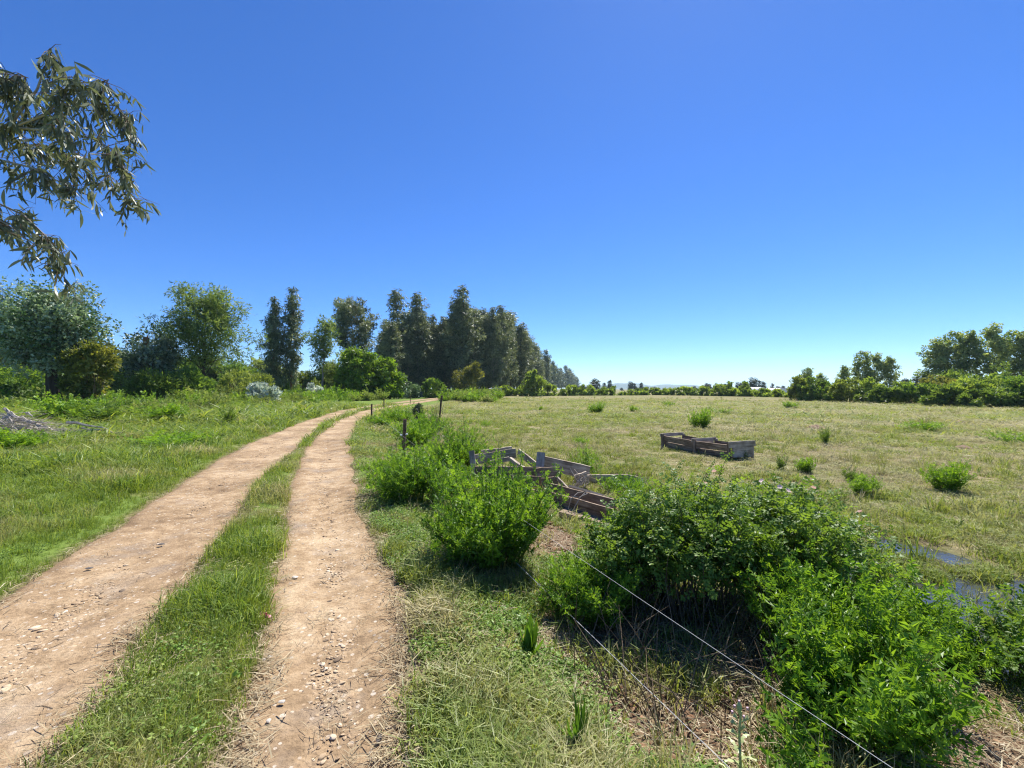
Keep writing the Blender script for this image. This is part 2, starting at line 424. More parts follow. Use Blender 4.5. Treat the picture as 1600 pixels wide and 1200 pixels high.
def link(name, me, parent=None):
    o = bpy.data.objects.new(name, me); C.objects.link(o)
    if parent is not None: o.parent = parent
    return o
def tag(o, label=None, cat=None, group=None, kind=None):
    for k, v in (('label', label), ('category', cat), ('group', group), ('kind', kind)):
        if v is not None: o[k] = v
    return o
def thing(name, label, cat, loc, rz=0, group=None):
    o = link(name, None); o.location = loc; o.rotation_euler = (0, 0, rz); o.empty_display_size = .2
    return tag(o, label, cat, group)
KIDS = {}
def copy_thing(root, loc, rz=0, scale=1.0, label=None, group=None):
    r = root.copy(); C.objects.link(r); r.location = loc; r.rotation_euler = (0, 0, rz)
    r.scale = (scale, scale, scale) if not hasattr(scale, '__len__') else scale
    if label: r['label'] = label
    if group: r['group'] = group
    for ch in list(root.children):
        c = ch.copy(); C.objects.link(c); c.parent = r
        for g in ch.children:
            d = g.copy(); C.objects.link(d); d.parent = c
    return r

def frames(d, nh):
    y = d / (np.linalg.norm(d, axis=1)[:, None] + 1e-9)
    x = np.cross(y, nh); x /= np.linalg.norm(x, axis=1)[:, None] + 1e-9
    z = np.cross(x, y)
    return np.stack([x, y, z], -1)
def rdir(r, n):
    v = r.normal(size=(n, 3)); return v / np.linalg.norm(v, axis=1)[:, None]

def leaf_tpl(l=1.0, w=.35, fold=.06):
    return np.array([(0, 0, 0), (-w / 2, l * .45, fold), (0, l, 0), (w / 2, l * .45, fold)], float), np.array([(0, 2, 1), (0, 3, 2)])
def spray_tpl(n=4, l=1.0, w=.3, seed=0):
    """a twig end with n leaves"""
    r = np.random.default_rng(seed); tv, tf = leaf_tpl(l, w)
    V, Fc = [], []
    for i in range(n):
        a = r.uniform(-1.1, 1.1); b = r.uniform(-.5, .5)
        ca, sa, cb, sb = math.cos(a), math.sin(a), math.cos(b), math.sin(b)
        Rm = np.array([(ca, -sa, 0), (sa, ca, 0), (0, 0, 1)]) @ np.array([(1, 0, 0), (0, cb, -sb), (0, sb, cb)])
        Fc.append(tf + 4 * i); V.append(tv @ Rm.T + np.array([0, i * .22 * l, 0]))
    return np.concatenate(V), np.concatenate(Fc)
def frond_tpl(pairs=6, w=.085, ll=.30, seed=0, jit=.0):
    """pinnate leaf along +Y, total length about 1"""
    V, Fc = [], []; jr = np.random.default_rng(seed)
    def leaflet(bx, by, ang, l, wd, up):
        ang += jr.normal(0, jit); l *= 1 + jr.normal(0, jit * .6); up += jr.normal(0, jit * .35)
        c, s_ = math.cos(ang), math.sin(ang)
        pts = [(0, 0, 0), (-wd / 2, l * .5, .0), (0, l, up), (wd / 2, l * .5, .0)]
        k = len(V)
        for x, y, z in pts: V.append((bx + c * x + s_ * y, by - s_ * x + c * y, z + .03))
        Fc.extend([(k, k + 2, k + 1), (k, k + 3, k + 2)])
    for i in range(pairs):
        y = .18 + .70 * i / max(1, pairs - 1)
        k = 1.0 - .35 * abs(i / max(1, pairs - 1) - .35)
        for sg in (-1, 1): leaflet(0, y, sg * 1.05, ll * k, w, .06)
    leaflet(0, .88, 0, ll * .8, w, -.02)
    k = len(V); V.extend([(-.012, 0, 0), (.012, 0, 0), (0, .95, 0)]); Fc.append((k, k + 1, k + 2))
    V = np.array(V, float); V[:, 2] -= .28 * (V[:, 1] - .3) ** 2          # droop
    return V, np.array(Fc)

# ------------------------------------------------------------------ trees
def tree_parts(seed, H, env, t0=.3, nb=30, up=.35, cl=.9, nleaf=90, lsize=.35, lw=.35, hang=.5, tr=.25, lean=(0, 0), flat=.8, stems=1,
               spread=0.0, cl_per=3.0, twig=.02, spray=3, bend=.03, low=None):
    """trunk with limbs (one mesh) and leaf clusters (one mesh) of a tree at the origin"""
    r = np.random.default_rng(seed)
    tb, cb = MB(), MB()
    ts, rs = zip(*env)
    cents, rads = [], []
    for st in range(stems):
        az0 = r.uniform(0, 6.28); off = spread * r.uniform(.4, 1) if stems > 1 else 0
        h = H * (1 if st == 0 else r.uniform(.72, .97))
        k = 9; tt = np.linspace(0, 1, k)
        wob = np.cumsum(r.normal(0, bend, (k, 2)), 0) * H * .35; wob -= wob[0]
        px = lean[0] * tt ** 1.3 * h + wob[:, 0] + off * math.cos(az0) * tt ** .8
        py = lean[1] * tt ** 1.3 * h + wob[:, 1] + off * math.sin(az0) * tt ** .8
        path = np.stack([px, py, tt * h * .98], 1)
        trr = tr * (1 if stems == 1 else .7)
        rad = trr * (1 - .93 * tt ** .8); rad[0] *= 1.25
        tb.tube(path, rad, 7, .5)
        nbs = max(4, nb // stems)
        for i in range(nbs):
            t = t0 + (1 - t0) * ((i + r.uniform(.1, .9)) / nbs)
            s0 = np.array([np.interp(t, tt, path[:, q]) for q in range(3)])
            az = i * 2.39996 + r.uniform(-.5, .5)
            L = np.interp(t, ts, rs) * r.uniform(.55, 1.08)
            el = up * r.uniform(.5, 1.5) + .25 * t
            e = s0 + L * np.array([math.cos(az) * math.cos(el), math.sin(az) * math.cos(el), math.sin(el)])
            mid = s0 * .5 + e * .5 + np.array([0, 0, -.08 * L]) + r.normal(0, .05 * L, 3)
            u = np.linspace(0, 1, 5)[:, None]
            bp = (1 - u) ** 2 * s0 + 2 * u * (1 - u) * mid + u * u * e
            br = max(twig, np.interp(t, tt, rad) * .42)
            tb.tube(bp, br * (1 - .85 * np.linspace(0, 1, 5)), 4, .5, False)
            nc = max(1, int(round(cl_per * min(1.6, L / (cl * 2.2)) * r.uniform(.7, 1.3))))
            for q in range(nc):
                f = 1 - .65 * (q / max(1, nc)) * r.uniform(.7, 1.2)
                p = (1 - f) ** 2 * s0 + 2 * f * (1 - f) * mid + f * f * e
                cents.append(p + r.normal(0, cl * .35, 3)); rads.append(cl * r.uniform(.6, 1.25) * (.7 + .3 * min(1, L / (cl * 2))))
        cents.append(path[-1] + np.array([0, 0, -.1])); rads.append(cl * .55)
    cents = np.array(cents); rads = np.array(rads)
    if low is not None:
        kk = cents[:, 2] - rads > low * H; cents, rads = cents[kk], rads[kk]
    n = np.maximum(4, (nleaf * (rads / cl) ** 2 * r.uniform(.6, 1.2, len(rads))).astype(int))
    ci = np.repeat(np.arange(len(cents)), n)
    d = rdir(r, len(ci)); rr = r.random(len(ci)) ** .45
    P = cents[ci] + d * (rads[ci] * rr)[:, None] * np.array([1, 1, flat])
    ld = d * .8 + rdir(r, len(ci)) * .9 + np.array([0, 0, -1.0]) * hang * 1.6
    R = frames(ld, rdir(r, len(ci)) + np.array([0, 0, .5]))
    S = lsize * r.uniform(.6, 1.3, len(ci))
    tint = np.clip(.5 + .28 * r.normal(size=len(cents))[ci] + .22 * r.normal(size=len(ci)), 0, 1)
    for v in range(3):
        tv, tf = spray_tpl(spray, 1.0, lw, seed * 7 + v)
        k = np.arange(len(ci)) % 3 == v
        cb.inst(tv, tf, P[k], R[k], S[k], tint[k])
    return tb, cb

def make_tree(name, label, cat, loc, mat, bark, group=None, rz=0, **kw):
    t = thing(name, label, cat, loc, rz, group)
    tb, cb = tree_parts(**kw)
    tb.build('trunk', bark, t); cb.build('crown', mat, t)
    return t

def bush_parts(seed, blobs, n, lsize, lw=.4, hang=0.0, spray=3, rough=.35, stems=8):
    """rounded shrub: leaves in knobbly shells around ellipsoids (cx,cy,cz,rx,ry,rz)"""
    r = np.random.default_rng(seed); sb, cb = MB(), MB()
    A = np.array(blobs, float); w = (A[:, 3] * A[:, 5] + A[:, 4] * A[:, 5] + A[:, 3] * A[:, 4]); w /= w.sum()
    bi = r.choice(len(A), n, p=w)
    nc = max(12, n // 55); cd = rdir(r, nc); cbi = r.choice(len(A), nc, p=w)
    cr = r.uniform(.72, 1.12, nc); ctint = r.normal(0, .26, nc)
    pick = r.integers(0, nc, n)
    d = cd[pick] + rdir(r, n) * rough; d /= np.linalg.norm(d, axis=1)[:, None]
    bi = cbi[pick]
    rad = cr[pick] * r.random(n) ** .28
    P = A[bi, :3] + d * rad[:, None] * A[bi, 3:6]
    k = P[:, 2] > .02; P, d, pick = P[k], d[k], pick[k]
    ld = d + rdir(r, len(P)) * .9 + np.array([0, 0, .35 - hang])
    R = frames(ld, rdir(r, len(P)) + np.array([0, 0, .6])); S = lsize * r.uniform(.6, 1.3, len(P))
    tint = np.clip(.5 + ctint[pick] + r.normal(0, .2, len(P)), 0, 1)
    for v in range(3):
        tv, tf = spray_tpl(spray, 1.0, lw, seed * 5 + v); q = np.arange(len(P)) % 3 == v
        cb.inst(tv, tf, P[q], R[q], S[q], tint[q])
    for i in range(stems):
        b = A[i % len(A)]; e = b[:3] + rdir(r, 1)[0] * b[3:6] * .7; e[2] = max(e[2], b[2])
        s0 = np.array([b[0] + r.normal(0, .12 * b[3]), b[1] + r.normal(0, .12 * b[4]), -.05])
        u = np.linspace(0, 1, 4)[:, None]
        sb.tube(s0 * (1 - u) + e * u + r.normal(0, .03, (4, 3)) * b[3], max(.012, .03 * b[3]) * (1 - .7 * u[:, 0]), 4, .5, False)
    return sb, cb
def make_bush(name, label, cat, loc, mat, bark, group=None, rz=0, **kw):
    t = thing(name, label, cat, loc, rz, group)
    sb, cb = bush_parts(**kw)
    so_ = sb.build('stem', bark, t); so_['kind'] = 'stuff'; cb.build('foliage', mat, t)
    return t

# ------------------------------------------------------------------ ground, cart track, water, hills
def axis(fine0, fine1, step, lo, hi, growth=1.13):
    a = list(np.arange(fine0, fine1 + 1e-6, step))
    s, x = step, fine1
    while x < hi: s = min(s * growth, hi); x = min(x + s, hi); a.append(x)
    s, x = step, fine0; b = []
    while x > lo: s = s * growth; x = max(x - s, lo); b.append(x)
    return np.array(b[::-1] + a)
gxs = axis(-6.5, 5.5, .075, -7000, 7000)
gys = axis(.6, 10.0, .075, -300, 7000, 1.06)
GX, GY = np.meshgrid(gxs, gys)
GZ = terrain(GX, GY)
near = (GY < 70)
rut = in_rut(GX, GY)
GZ = GZ - np.where(near, .035 * sstep(-.02, .12, rut), .06 * sstep(-1, .2, rut) * (GY < 140))
nx_, ny_ = len(gxs), len(gys)
mb = MB()
idx = np.arange(nx_ * ny_).reshape(ny_, nx_)
mb.add(np.stack([GX.ravel(), GY.ravel(), GZ.ravel()], 1), np.stack([idx[:-1, :-1], idx[:-1, 1:], idx[1:, 1:], idx[1:, :-1]], -1).reshape(-1, 4), .5)
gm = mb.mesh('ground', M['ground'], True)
def vattr(me, name, val):
    a = me.attributes.new(name, 'FLOAT', 'POINT'); a.data.foreach_set('value', np.ascontiguousarray(val, dtype=np.float32).ravel())
side = GX - fence_x(np.clip(GY, -4, 60))
MEADOW = sstep(-.1, 1.8, side) * (GY < 20) + sstep(-.3, 1.2, side) * (GY >= 20)
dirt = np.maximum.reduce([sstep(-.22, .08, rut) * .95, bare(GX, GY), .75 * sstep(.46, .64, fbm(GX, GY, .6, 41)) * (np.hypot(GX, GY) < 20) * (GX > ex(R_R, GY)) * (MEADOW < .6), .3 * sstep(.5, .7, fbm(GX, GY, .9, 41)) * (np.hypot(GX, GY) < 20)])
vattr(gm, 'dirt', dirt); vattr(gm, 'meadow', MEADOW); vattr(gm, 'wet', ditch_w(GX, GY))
tag(link('ground', gm), kind='structure')

def strip(lo, hi):
    ys = np.concatenate([np.arange(-3, 12, .06), np.geomspace(12, 125, 150)])
    u = np.linspace(-.12, 1.12, 26)
    Y = ys[:, None].repeat(len(u), 1); l = ex(lo, ys)[:, None]; h = ex(hi, ys)[:, None]
    X = l + (h - l) * u[None]
    edge = np.minimum(X - l, h - X) + edge_noise(X, Y)
    Z = .004 + .012 * (fbm(X, Y, .18, 51) - .5) + .02 * (fbm(X, Y, .9, 52) - .5) - .07 * sstep(.04, -.12, edge)
    Z = Z - .02 * np.exp(-((u[None] - .5) / .25) ** 2) * (Y < 60) + np.where(Y > 60, .03, 0)
    i = np.arange(Y.size).reshape(Y.shape)
    m = MB(); m.add(np.stack([X.ravel(), Y.ravel(), Z.ravel()], 1), np.stack([i[:-1, :-1], i[:-1, 1:], i[1:, 1:], i[1:, :-1]], -1).reshape(-1, 4))
    return m, sstep(.18, -.02, edge)
ma, ea = strip(R_L, R_R); mb2, eb = strip(L_L, L_R)
ma.f[4].append(mb2.f[4][0] + ma.n); ma.v += mb2.v; ma.t += mb2.t
tm = ma.mesh('dirt_track', M['track'], True); vattr(tm, 'edge', np.concatenate([ea.ravel(), eb.ravel()]))
tag(link('dirt_track', tm), kind='structure')

def water_mat():
    m, nt, nd, lk = new_mat('ditch_water')
    geo = nd.new('ShaderNodeNewGeometry')
    n1 = noise(nt, geo.outputs['Position'], 7, 3, .5)
    p = N(nt, 'ShaderNodeBsdfPrincipled', Roughness=.08); p.inputs['Base Color'].default_value = (.045, .045, .035, 1); p.inputs['IOR'].default_value = 1.33
    p.inputs['Specular IOR Level'].default_value = 1.0
    b = N(nt, 'ShaderNodeBump', Strength=.35, Distance=.05); lk.new(n1, b.inputs['Height']); lk.new(b.outputs[0], p.inputs['Normal'])
    o = nd.new('ShaderNodeOutputMaterial'); lk.new(p.outputs[0], o.inputs[0])
    return m
wy = np.linspace(.5, 11.5, 60); wu = np.linspace(-1.5, 1.5, 12)
WX = ditch_x(wy)[:, None] + wu[None]; WY = wy[:, None].repeat(12, 1)
mw = MB(); i = np.arange(WX.size).reshape(WX.shape)
mw.add(np.stack([WX.ravel(), WY.ravel(), np.full(WX.size, WATER_Z)], 1), np.stack([i[:-1, :-1], i[:-1, 1:], i[1:, 1:], i[1:, :-1]], -1).reshape(-1, 4))
tag(mw.build('water', water_mat(), smooth=True), kind='structure')

def hill_range(x0, x1, y0, prof, seed):
    m = MB(); xs = np.linspace(x0, x1, 80); vs_ = np.linspace(-1, 1, 15)
    X = xs[:, None].repeat(15, 1); Yv = y0 + 700 * vs_[None].repeat(80, 0)
    h = np.interp(xs, *zip(*prof)); h = h * (.85 + .3 * fbm(xs, xs * 0, 410, seed))
    Z = h[:, None] * (1 - np.abs(vs_[None]) ** 1.6) * (.8 + .4 * fbm(X, Yv, 230, seed + 3)) - 4
    k = np.arange(X.size).reshape(X.shape)
    m.add(np.stack([X.ravel(), Yv.ravel(), Z.ravel()], 1), np.stack([k[:-1, :-1], k[1:, :-1], k[1:, 1:], k[:-1, 1:]], -1).reshape(-1, 4))
    return m
hm = plain_mat('far_hillside', (.07, .085, .05), .95, 0, .1, .4, .003)
tag(hill_range(680, 2360, 5000, [(680, 9), (1020, 50), (1230, 75), (1430, 73), (1590, 43), (1770, 55), (2050, 50), (2360, 9)], 4).build('hills', hm, smooth=True), kind='structure')

# the air: one closed box round everything
hz = MB()
x0, x1, y0, y1, z0, z1 = -7200, 7200, -400, 7200, -2.0, 100
hz.add([(x0, y0, z0), (x1, y0, z0), (x1, y1, z0), (x0, y1, z0), (x0, y0, z1), (x1, y0, z1), (x1, y1, z1), (x0, y1, z1)],
       [(0, 3, 2, 1), (4, 5, 6, 7), (0, 1, 5, 4), (1, 2, 6, 5), (2, 3, 7, 6), (3, 0, 4, 7)])
hmat, hnt, hnd, hlk = new_mat('air')
pv = N(hnt, 'ShaderNodeVolumePrincipled', Density=1.5e-4, Anisotropy=.3); pv.inputs['Color'].default_value = (.68, .90, 1.0, 1)
ho = hnd.new('ShaderNodeOutputMaterial'); hlk.new(pv.outputs[0], ho.inputs['Volume'])
tag(hz.build('haze', hmat), kind='stuff')

# ------------------------------------------------------------------ trees and shrubs
def tr(px, Y, top, label, mat, bark, name='tree', cat='tree', group=None, rz=0, **kw):
    x = gx(px, Y); z = tz(x, Y); H = (CH + (HY - top) / F * Y) - z
    return make_tree(name, label, cat, (x, Y, z - .05), M[mat], M[bark], group, rz, H=H, **kw)

# left: silver-leaved gum with a thick stump-like trunk
x = gx(86, 34)
t = make_tree('young_gum_tree', 'broad silver-leaved gum with a thick dark stump-like trunk behind the brush pile', 'tree', (x, 34, 0), M['silver'], M['bark'],
      seed=3, H=8.3, env=[(0, 1), (.30, 2.6), (.48, 3.5), (.66, 3.7), (.85, 2.8), (1, 1.2)], t0=.32, nb=54, up=.55, cl=.95, nleaf=110, lsize=.19, lw=.6, hang=.05, tr=.55, flat=.85, cl_per=3, lean=(.04, 0))
make_bush('brown_tree', 'yellow-green and brownish bushy tree leaning against the silver gum', 'tree', (gx(130, 33), 33, 0), M['olive_warm'], M['bark_orange'],
      seed=5, blobs=[(0, 0, 2.6, 1.5, 1.4, 2.0), (.9, 0, 3.8, 1.6, 1.4, 1.4), (.2, 0, 1.4, 1.2, 1.2, 1.1)], n=3000, lsize=.26, lw=.5, stems=14)
tr(232, 40, 512, 'dark silvery gum with a broken brown trunk sticking out of its top', 'silver_dark', 'bark', 'young_gum_tree',
   seed=8, env=[(0, 1.5), (.2, 2.8), (.5, 3.2), (.8, 2.3), (1, .8)], t0=.12, nb=34, up=.5, cl=.85, nleaf=100, lsize=.20, lw=.6, hang=.05, tr=.3, stems=2, spread=1.6, cl_per=2.6)
bt = MB(); bt.tube([(gx(229, 41), 41, 0.0), (gx(228, 41), 41, 5.0), (gx(228, 41), 41, 6.55)], [.30, .27, .22], 8, .5)
bt.tube([(gx(228, 41) + .1, 41, 6.4), (gx(228, 41) + .18, 41, 6.75)], [.12, .02], 5, .5)
bo = bt.build('broken_trunk', M['bark_orange']); par = [o for o in C.objects if o.name == 'young_gum_tree.001'][0]
bo.parent = par; bo.matrix_parent_inverse = Matrix.Translation(-par.location)

tr(318, 43, 482, 'open feathery blue-green wattle tree with a thin leaning trunk', 'acacia', 'bark', 'wattle_tree',
   seed=12, env=[(0, 0), (.3, 3.0), (.45, 5.3), (.65, 5.8), (.85, 4.4), (1, 1.8)], t0=.30, nb=44, up=.7, cl=.95, nleaf=55, lsize=.33, lw=.22, hang=.25, tr=.22, lean=(.06, 0), flat=.7, cl_per=3, bend=.05)
make_bush('green_shrub', 'rounded dark green feathery shrub below the wattle tree', 'shrub', (gx(245, 38), 38, 0), M['dark'], M['bark'],
      seed=14, blobs=[(0, 0, 1.4, 2.3, 2, 1.9), (-1.2, .5, 1.2, 1.4, 1.4, 1.4)], n=2600, lsize=.34, lw=.25)
make_bush('green_shrub', 'mid green feathery shrub right of the dark green shrub', 'shrub', (gx(290, 40), 40, 0), M['mid'], M['bark'],
      seed=15, blobs=[(0, 0, 1.6, 2.0, 1.8, 2.0), (1.3, .3, 1.2, 1.3, 1.3, 1.3)], n=2400, lsize=.34, lw=.25)
make_bush('brown_shrub', 'dull brown twiggy shrub behind the white-leaved bush', 'shrub', (gx(372, 50), 50, 0), M['olive'], M['twig'],
      seed=16, blobs=[(0, 0, 1.8, 2.6, 2, 2.2), (2, .4, 1.5, 2.0, 1.6, 1.8)], n=2200, lsize=.34, lw=.25, stems=20)
make_bush('hedge_bush', 'mid green bushes filling the left edge behind the brush pile', 'bush', (gx(18, 42), 42, 0), M['mid'], M['bark'],
      seed=17, blobs=[(0, 0, 2.0, 3.6, 2, 2.2), (-4, 0, 2.8, 3.6, 2, 3.0), (3, 1, 1.6, 2, 2, 1.7)], n=4200, lsize=.36, lw=.35)
make_bush('dark_bush', 'low dark leafy bush at the left edge of the clearing', 'bush', (gx(12, 33.5), 33.5, 0), M['dark'], M['bark'],
      seed=18, blobs=[(0, 0, .9, 1.9, 1.4, 1.1), (-2, 0, 1.1, 1.8, 1.4, 1.2)], n=1500, lsize=.28, lw=.5)
tr(-22, 46, 448, 'dark feathery tree cut off by the left edge', 'pine', 'bark', 'dark_tree',
   seed=19, env=[(.2, 2.8), (.6, 2.6), (.9, 1.4), (1, .5)], t0=.25, nb=34, up=.3, cl=.9, nleaf=70, lsize=.4, lw=.2, hang=.3, tr=.25)
# twin tall dark gums with orange stems
tr(428, 58, 460, 'shorter of the twin dark gums with orange lower stems', 'euc_far', 'bark_orange', 'gum_tree', group=None,
   seed=21, env=[(0, .8), (.2, 1.7), (.45, 1.9), (.7, 1.3), (.88, .6), (1, .1)], t0=.12, nb=84, up=.75, cl=.46, nleaf=32, lsize=.36, lw=.26, hang=.8, flat=1.35, tr=.17, cl_per=1.7, bend=.012)
tr(455, 59, 446, 'taller of the twin dark gums with orange lower stems', 'euc_far', 'bark_orange', 'gum_tree', group=None,
   seed=22, env=[(0, .8), (.2, 1.4), (.5, 1.7), (.75, 1.4), (.9, .7), (1, .1)], t0=.14, nb=88, up=.75, cl=.46, nleaf=32, lsize=.36, lw=.26, hang=.8, flat=1.35, tr=.17, cl_per=1.7, bend=.012)
make_bush('white_bush', 'larger white-leaved rounded bush at the edge of the lawn', 'bush', (gx(409, 40), 40, 0), M['white_leaf'], M['twig'],
      seed=23, blobs=[(0, 0, 1.1, 1.45, 1.3, 1.15)], n=1700, lsize=.22, lw=.7)
make_bush('white_bush', 'smaller white-leaved rounded bush by the pale slender tree', 'bush', (gx(491, 58), 58, 0), M['white_leaf'], M['twig'],
      seed=24, blobs=[(0, 0, 1.3, 1.05, .9, 1.0)], n=900, lsize=.24, lw=.7)
tr(506, 66, 500, 'slender open tree with pale branches right of the twin gums', 'acacia', 'bark_pale', 'slender_tree',
   seed=25, env=[(0, 0), (.35, 2.4), (.6, 3.4), (.85, 2.2), (1, .6)], t0=.3, nb=26, up=.8, cl=.9, nleaf=45, lsize=.4, lw=.25, hang=.2, tr=.2, lean=(-.03, 0), cl_per=2.4)
make_bush('olive_tree', 'dull olive bushy tree beside the bright lime-green tree', 'tree', (gx(538, 70), 70, 0), M['olive'], M['bark'],
      seed=26, blobs=[(0, 0, 4.2, 3.6, 2.8, 3.4), (-2.6, 0, 2.6, 2.4, 2, 2.6), (1.5, 0, 2.2, 3, 2, 2.2)], n=4200, lsize=.42, lw=.3)
tr(562, 66, 545, 'bright lime-green tree in full new leaf', 'lime', 'bark', 'lime_green_tree',
   seed=27, env=[(0, 2.0), (.2, 3.6), (.5, 3.6), (.8, 2.0), (1, .5)], t0=.1, nb=50, up=.2, cl=.85, nleaf=55, lsize=.36, lw=.5, hang=.1, tr=.2, flat=.42, cl_per=3)
tr(604, 68, 562, 'smaller lime-green tree right of the bright lime-green one', 'lime', 'bark', 'lime_green_tree',
   seed=28, env=[(0, 1.6), (.3, 2.6), (.7, 1.8), (1, .5)], t0=.1, nb=30, up=.25, cl=.9, nleaf=75, lsize=.4, lw=.5, hang=.1, tr=.15, flat=.55, cl_per=3)
tr(557, 88, 472, 'round-headed gum with pale visible limbs against the sky', 'euc_far', 'bark_pale', 'round_gum_tree',
   seed=29, env=[(0, 0), (.46, 3.4), (.58, 6.0), (.72, 6.2), (.84, 4.6), (.94, 2.4), (1, .4)], t0=.46, nb=46, up=.42, cl=.95, nleaf=60, lsize=.45, lw=.30, hang=.5, tr=.42, cl_per=2.6, twig=.05, lean=(0, 0))
make_bush('silver_shrub', 'silver-grey tall shrub at the foot of the dark gums', 'shrub', (gx(626, 72), 72, 0), M['silver'], M['bark'],
      seed=31, blobs=[(0, 0, 2.0, 1.6, 1.4, 2.1), (-.3, 0, 3.2, 1.1, 1, 1.0)], n=1500, lsize=.34, lw=.4)
make_bush('silver_shrub', 'small drooping silver-grey shrub right of the taller silver shrub', 'shrub', (gx(645, 74), 74, 0), M['silver'], M['bark'],
      seed=32, blobs=[(0, 0, 1.5, 1.2, 1.2, 1.7)], n=900, lsize=.34, lw=.35)
make_bush('green_shrub', 'green shrub where the track bends out of sight', 'shrub', (gx(676, 76), 76, 0), M['mid'], M['bark'],
      seed=33, blobs=[(0, 0, 1.6, 2.0, 1.4, 1.8), (1.6, 0, 1.1, 1.3, 1, 1.2)], n=1500, lsize=.36, lw=.35)
make_bush('rusty_tree', 'yellowish brown young tree in front of the tallest gum', 'tree', (gx(728, 88), 88, 0), M['rusty'], M['bark'],
      seed=34, blobs=[(0, 0, 3.4, 2.6, 2, 3.0), (1.6, 0, 5.0, 1.8, 1.6, 2.0)], n=1900, lsize=.45, lw=.35)
make_bush('green_shrub', 'rounded green shrub beside the van under the gums', 'shrub', (gx(716, 92), 92, 0), M['mid'], M['bark'],
      seed=35, blobs=[(0, 0, 1.2, 1.6, 1.4, 1.6)], n=700, lsize=.4, lw=.35)

# plantation of tall gums: a few kinds, copied along its edge
GUM_ENV = [[(.1, 1.6), (.3, 2.8), (.5, 3.3), (.7, 2.4), (.86, 1.2), (1, .1)],
           [(.1, 1.8), (.35, 3.0), (.6, 2.6), (.72, 1.5), (.86, 1.7), (.95, .8), (1, .1)],
           [(.1, 1.4), (.35, 2.6), (.6, 3.4), (.8, 2.4), (.93, 1.1), (1, .2)],
           [(.08, 2.0), (.3, 3.6), (.55, 3.6), (.8, 2.0), (.93, .9), (1, .1)]]
kinds = []
for k in range(4):
    kinds.append(tree_parts(seed=60 + k, H=24, env=GUM_ENV[k], t0=.10, nb=92, up=.75, cl=.66, nleaf=25, lsize=.50, lw=.26, hang=.75, flat=1.35, tr=.30, cl_per=2.0, bend=.010))
kmesh = [(a.mesh('trunk', M['bark_pale' if i % 2 else 'bark']), b.mesh('crown', M['euc_far'])) for i, (a, b) in enumerate(kinds)]
def gum(px, Y, top, k, label, group=None, wide=1.0, rz=None):
    x = gx(px, Y); H = CH + (HY - top) / F * Y
    t = thing('plantation_gum_tree', label, 'tree', (x, Y, -.1), rng.uniform(0, 6.28) if rz is None else rz, group)
    s = H / 24; wv = wide * rng.uniform(.82, 1.22); t.scale = (s * wv, s * wv, s); t.rotation_euler.x = rng.normal(0, .025); t.rotation_euler.y = rng.normal(0, .025)
    link('trunk', kmesh[k][0], t); link('crown', kmesh[k][1], t)
    return t
G1 = 'tall dark gums of the plantation edge'
front = [(608, 86, 500, 2, 'short dark gum at the left end of the plantation'),
         (620, 92, 448, 1, 'tall pointed dark gum at the left end of the plantation'),
         (637, 94, 498, 3, 'dense shorter gum between the two left pointed gums'),
         (652, 95, 453, 1, 'second pointed dark gum from the left end of the plantation'),
         (668, 96, 500, 2, 'short dark gum left of the flat-topped gums'),
         (680, 98, 488, 0, 'flat-topped dark gum left of the tallest gum'),
         (694, 99, 490, 3, 'dense dark gum just left of the tallest gum'),
         (708, 97, 462, 2, 'slender gum leaning on the tallest gum'),
         (720, 96, 443, 0, 'tallest dark gum of the plantation with a pale bare trunk'),
         (742, 100, 480, 1, 'pointed gum right of the tallest gum'),
         (757, 103, 492, 2, 'shorter dark gum between the pointed gum and the broad ones'),
         (770, 104, 478, 3, 'broad brownish gum above the white van'),
         (783, 108, 474, 3, 'broadest brownish gum right of the white van'),
         (797, 116, 488, 0, 'rounded gum above the left end of the hedge'),
         (808, 126, 503, 2, 'gum where the plantation skyline starts to fall')]
for px, Y, top, k, lab in front: gum(px, Y, top, k, lab, G1, wide=1.28)
row = [(818, 145), (826, 170), (834, 195), (842, 225), (849, 260), (856, 300), (863, 345), (870, 400), (877, 460), (884, 530), (890, 610), (896, 700), (902, 800)]
tops = [515, 527, 535, 542, 545, 556, 563, 571, 574, 570, 575, 582, 588]
for i, ((px, Y), top) in enumerate(zip(row, tops)):
    gum(px, Y, top, i % 4, 'dark gum in the plantation row that shrinks into the distance', G1, wide=1.5 if Y < 400 else 2.2)
for i in range(46):                                  # second rank closing the gaps
    px = 602 + i * 5.3; Y = 112 + max(0, px - 780) * 2.2 + rng.uniform(-4, 8)
    top = np.interp(px, [600, 650, 680, 720, 790, 830, 850], [503, 482, 492, 476, 486, 536, 550]) + rng.uniform(-4, 22)
    gum(px, Y, top, int(rng.integers(0, 4)), 'dark gum standing in the second rank of the plantation', G1, wide=1.6)

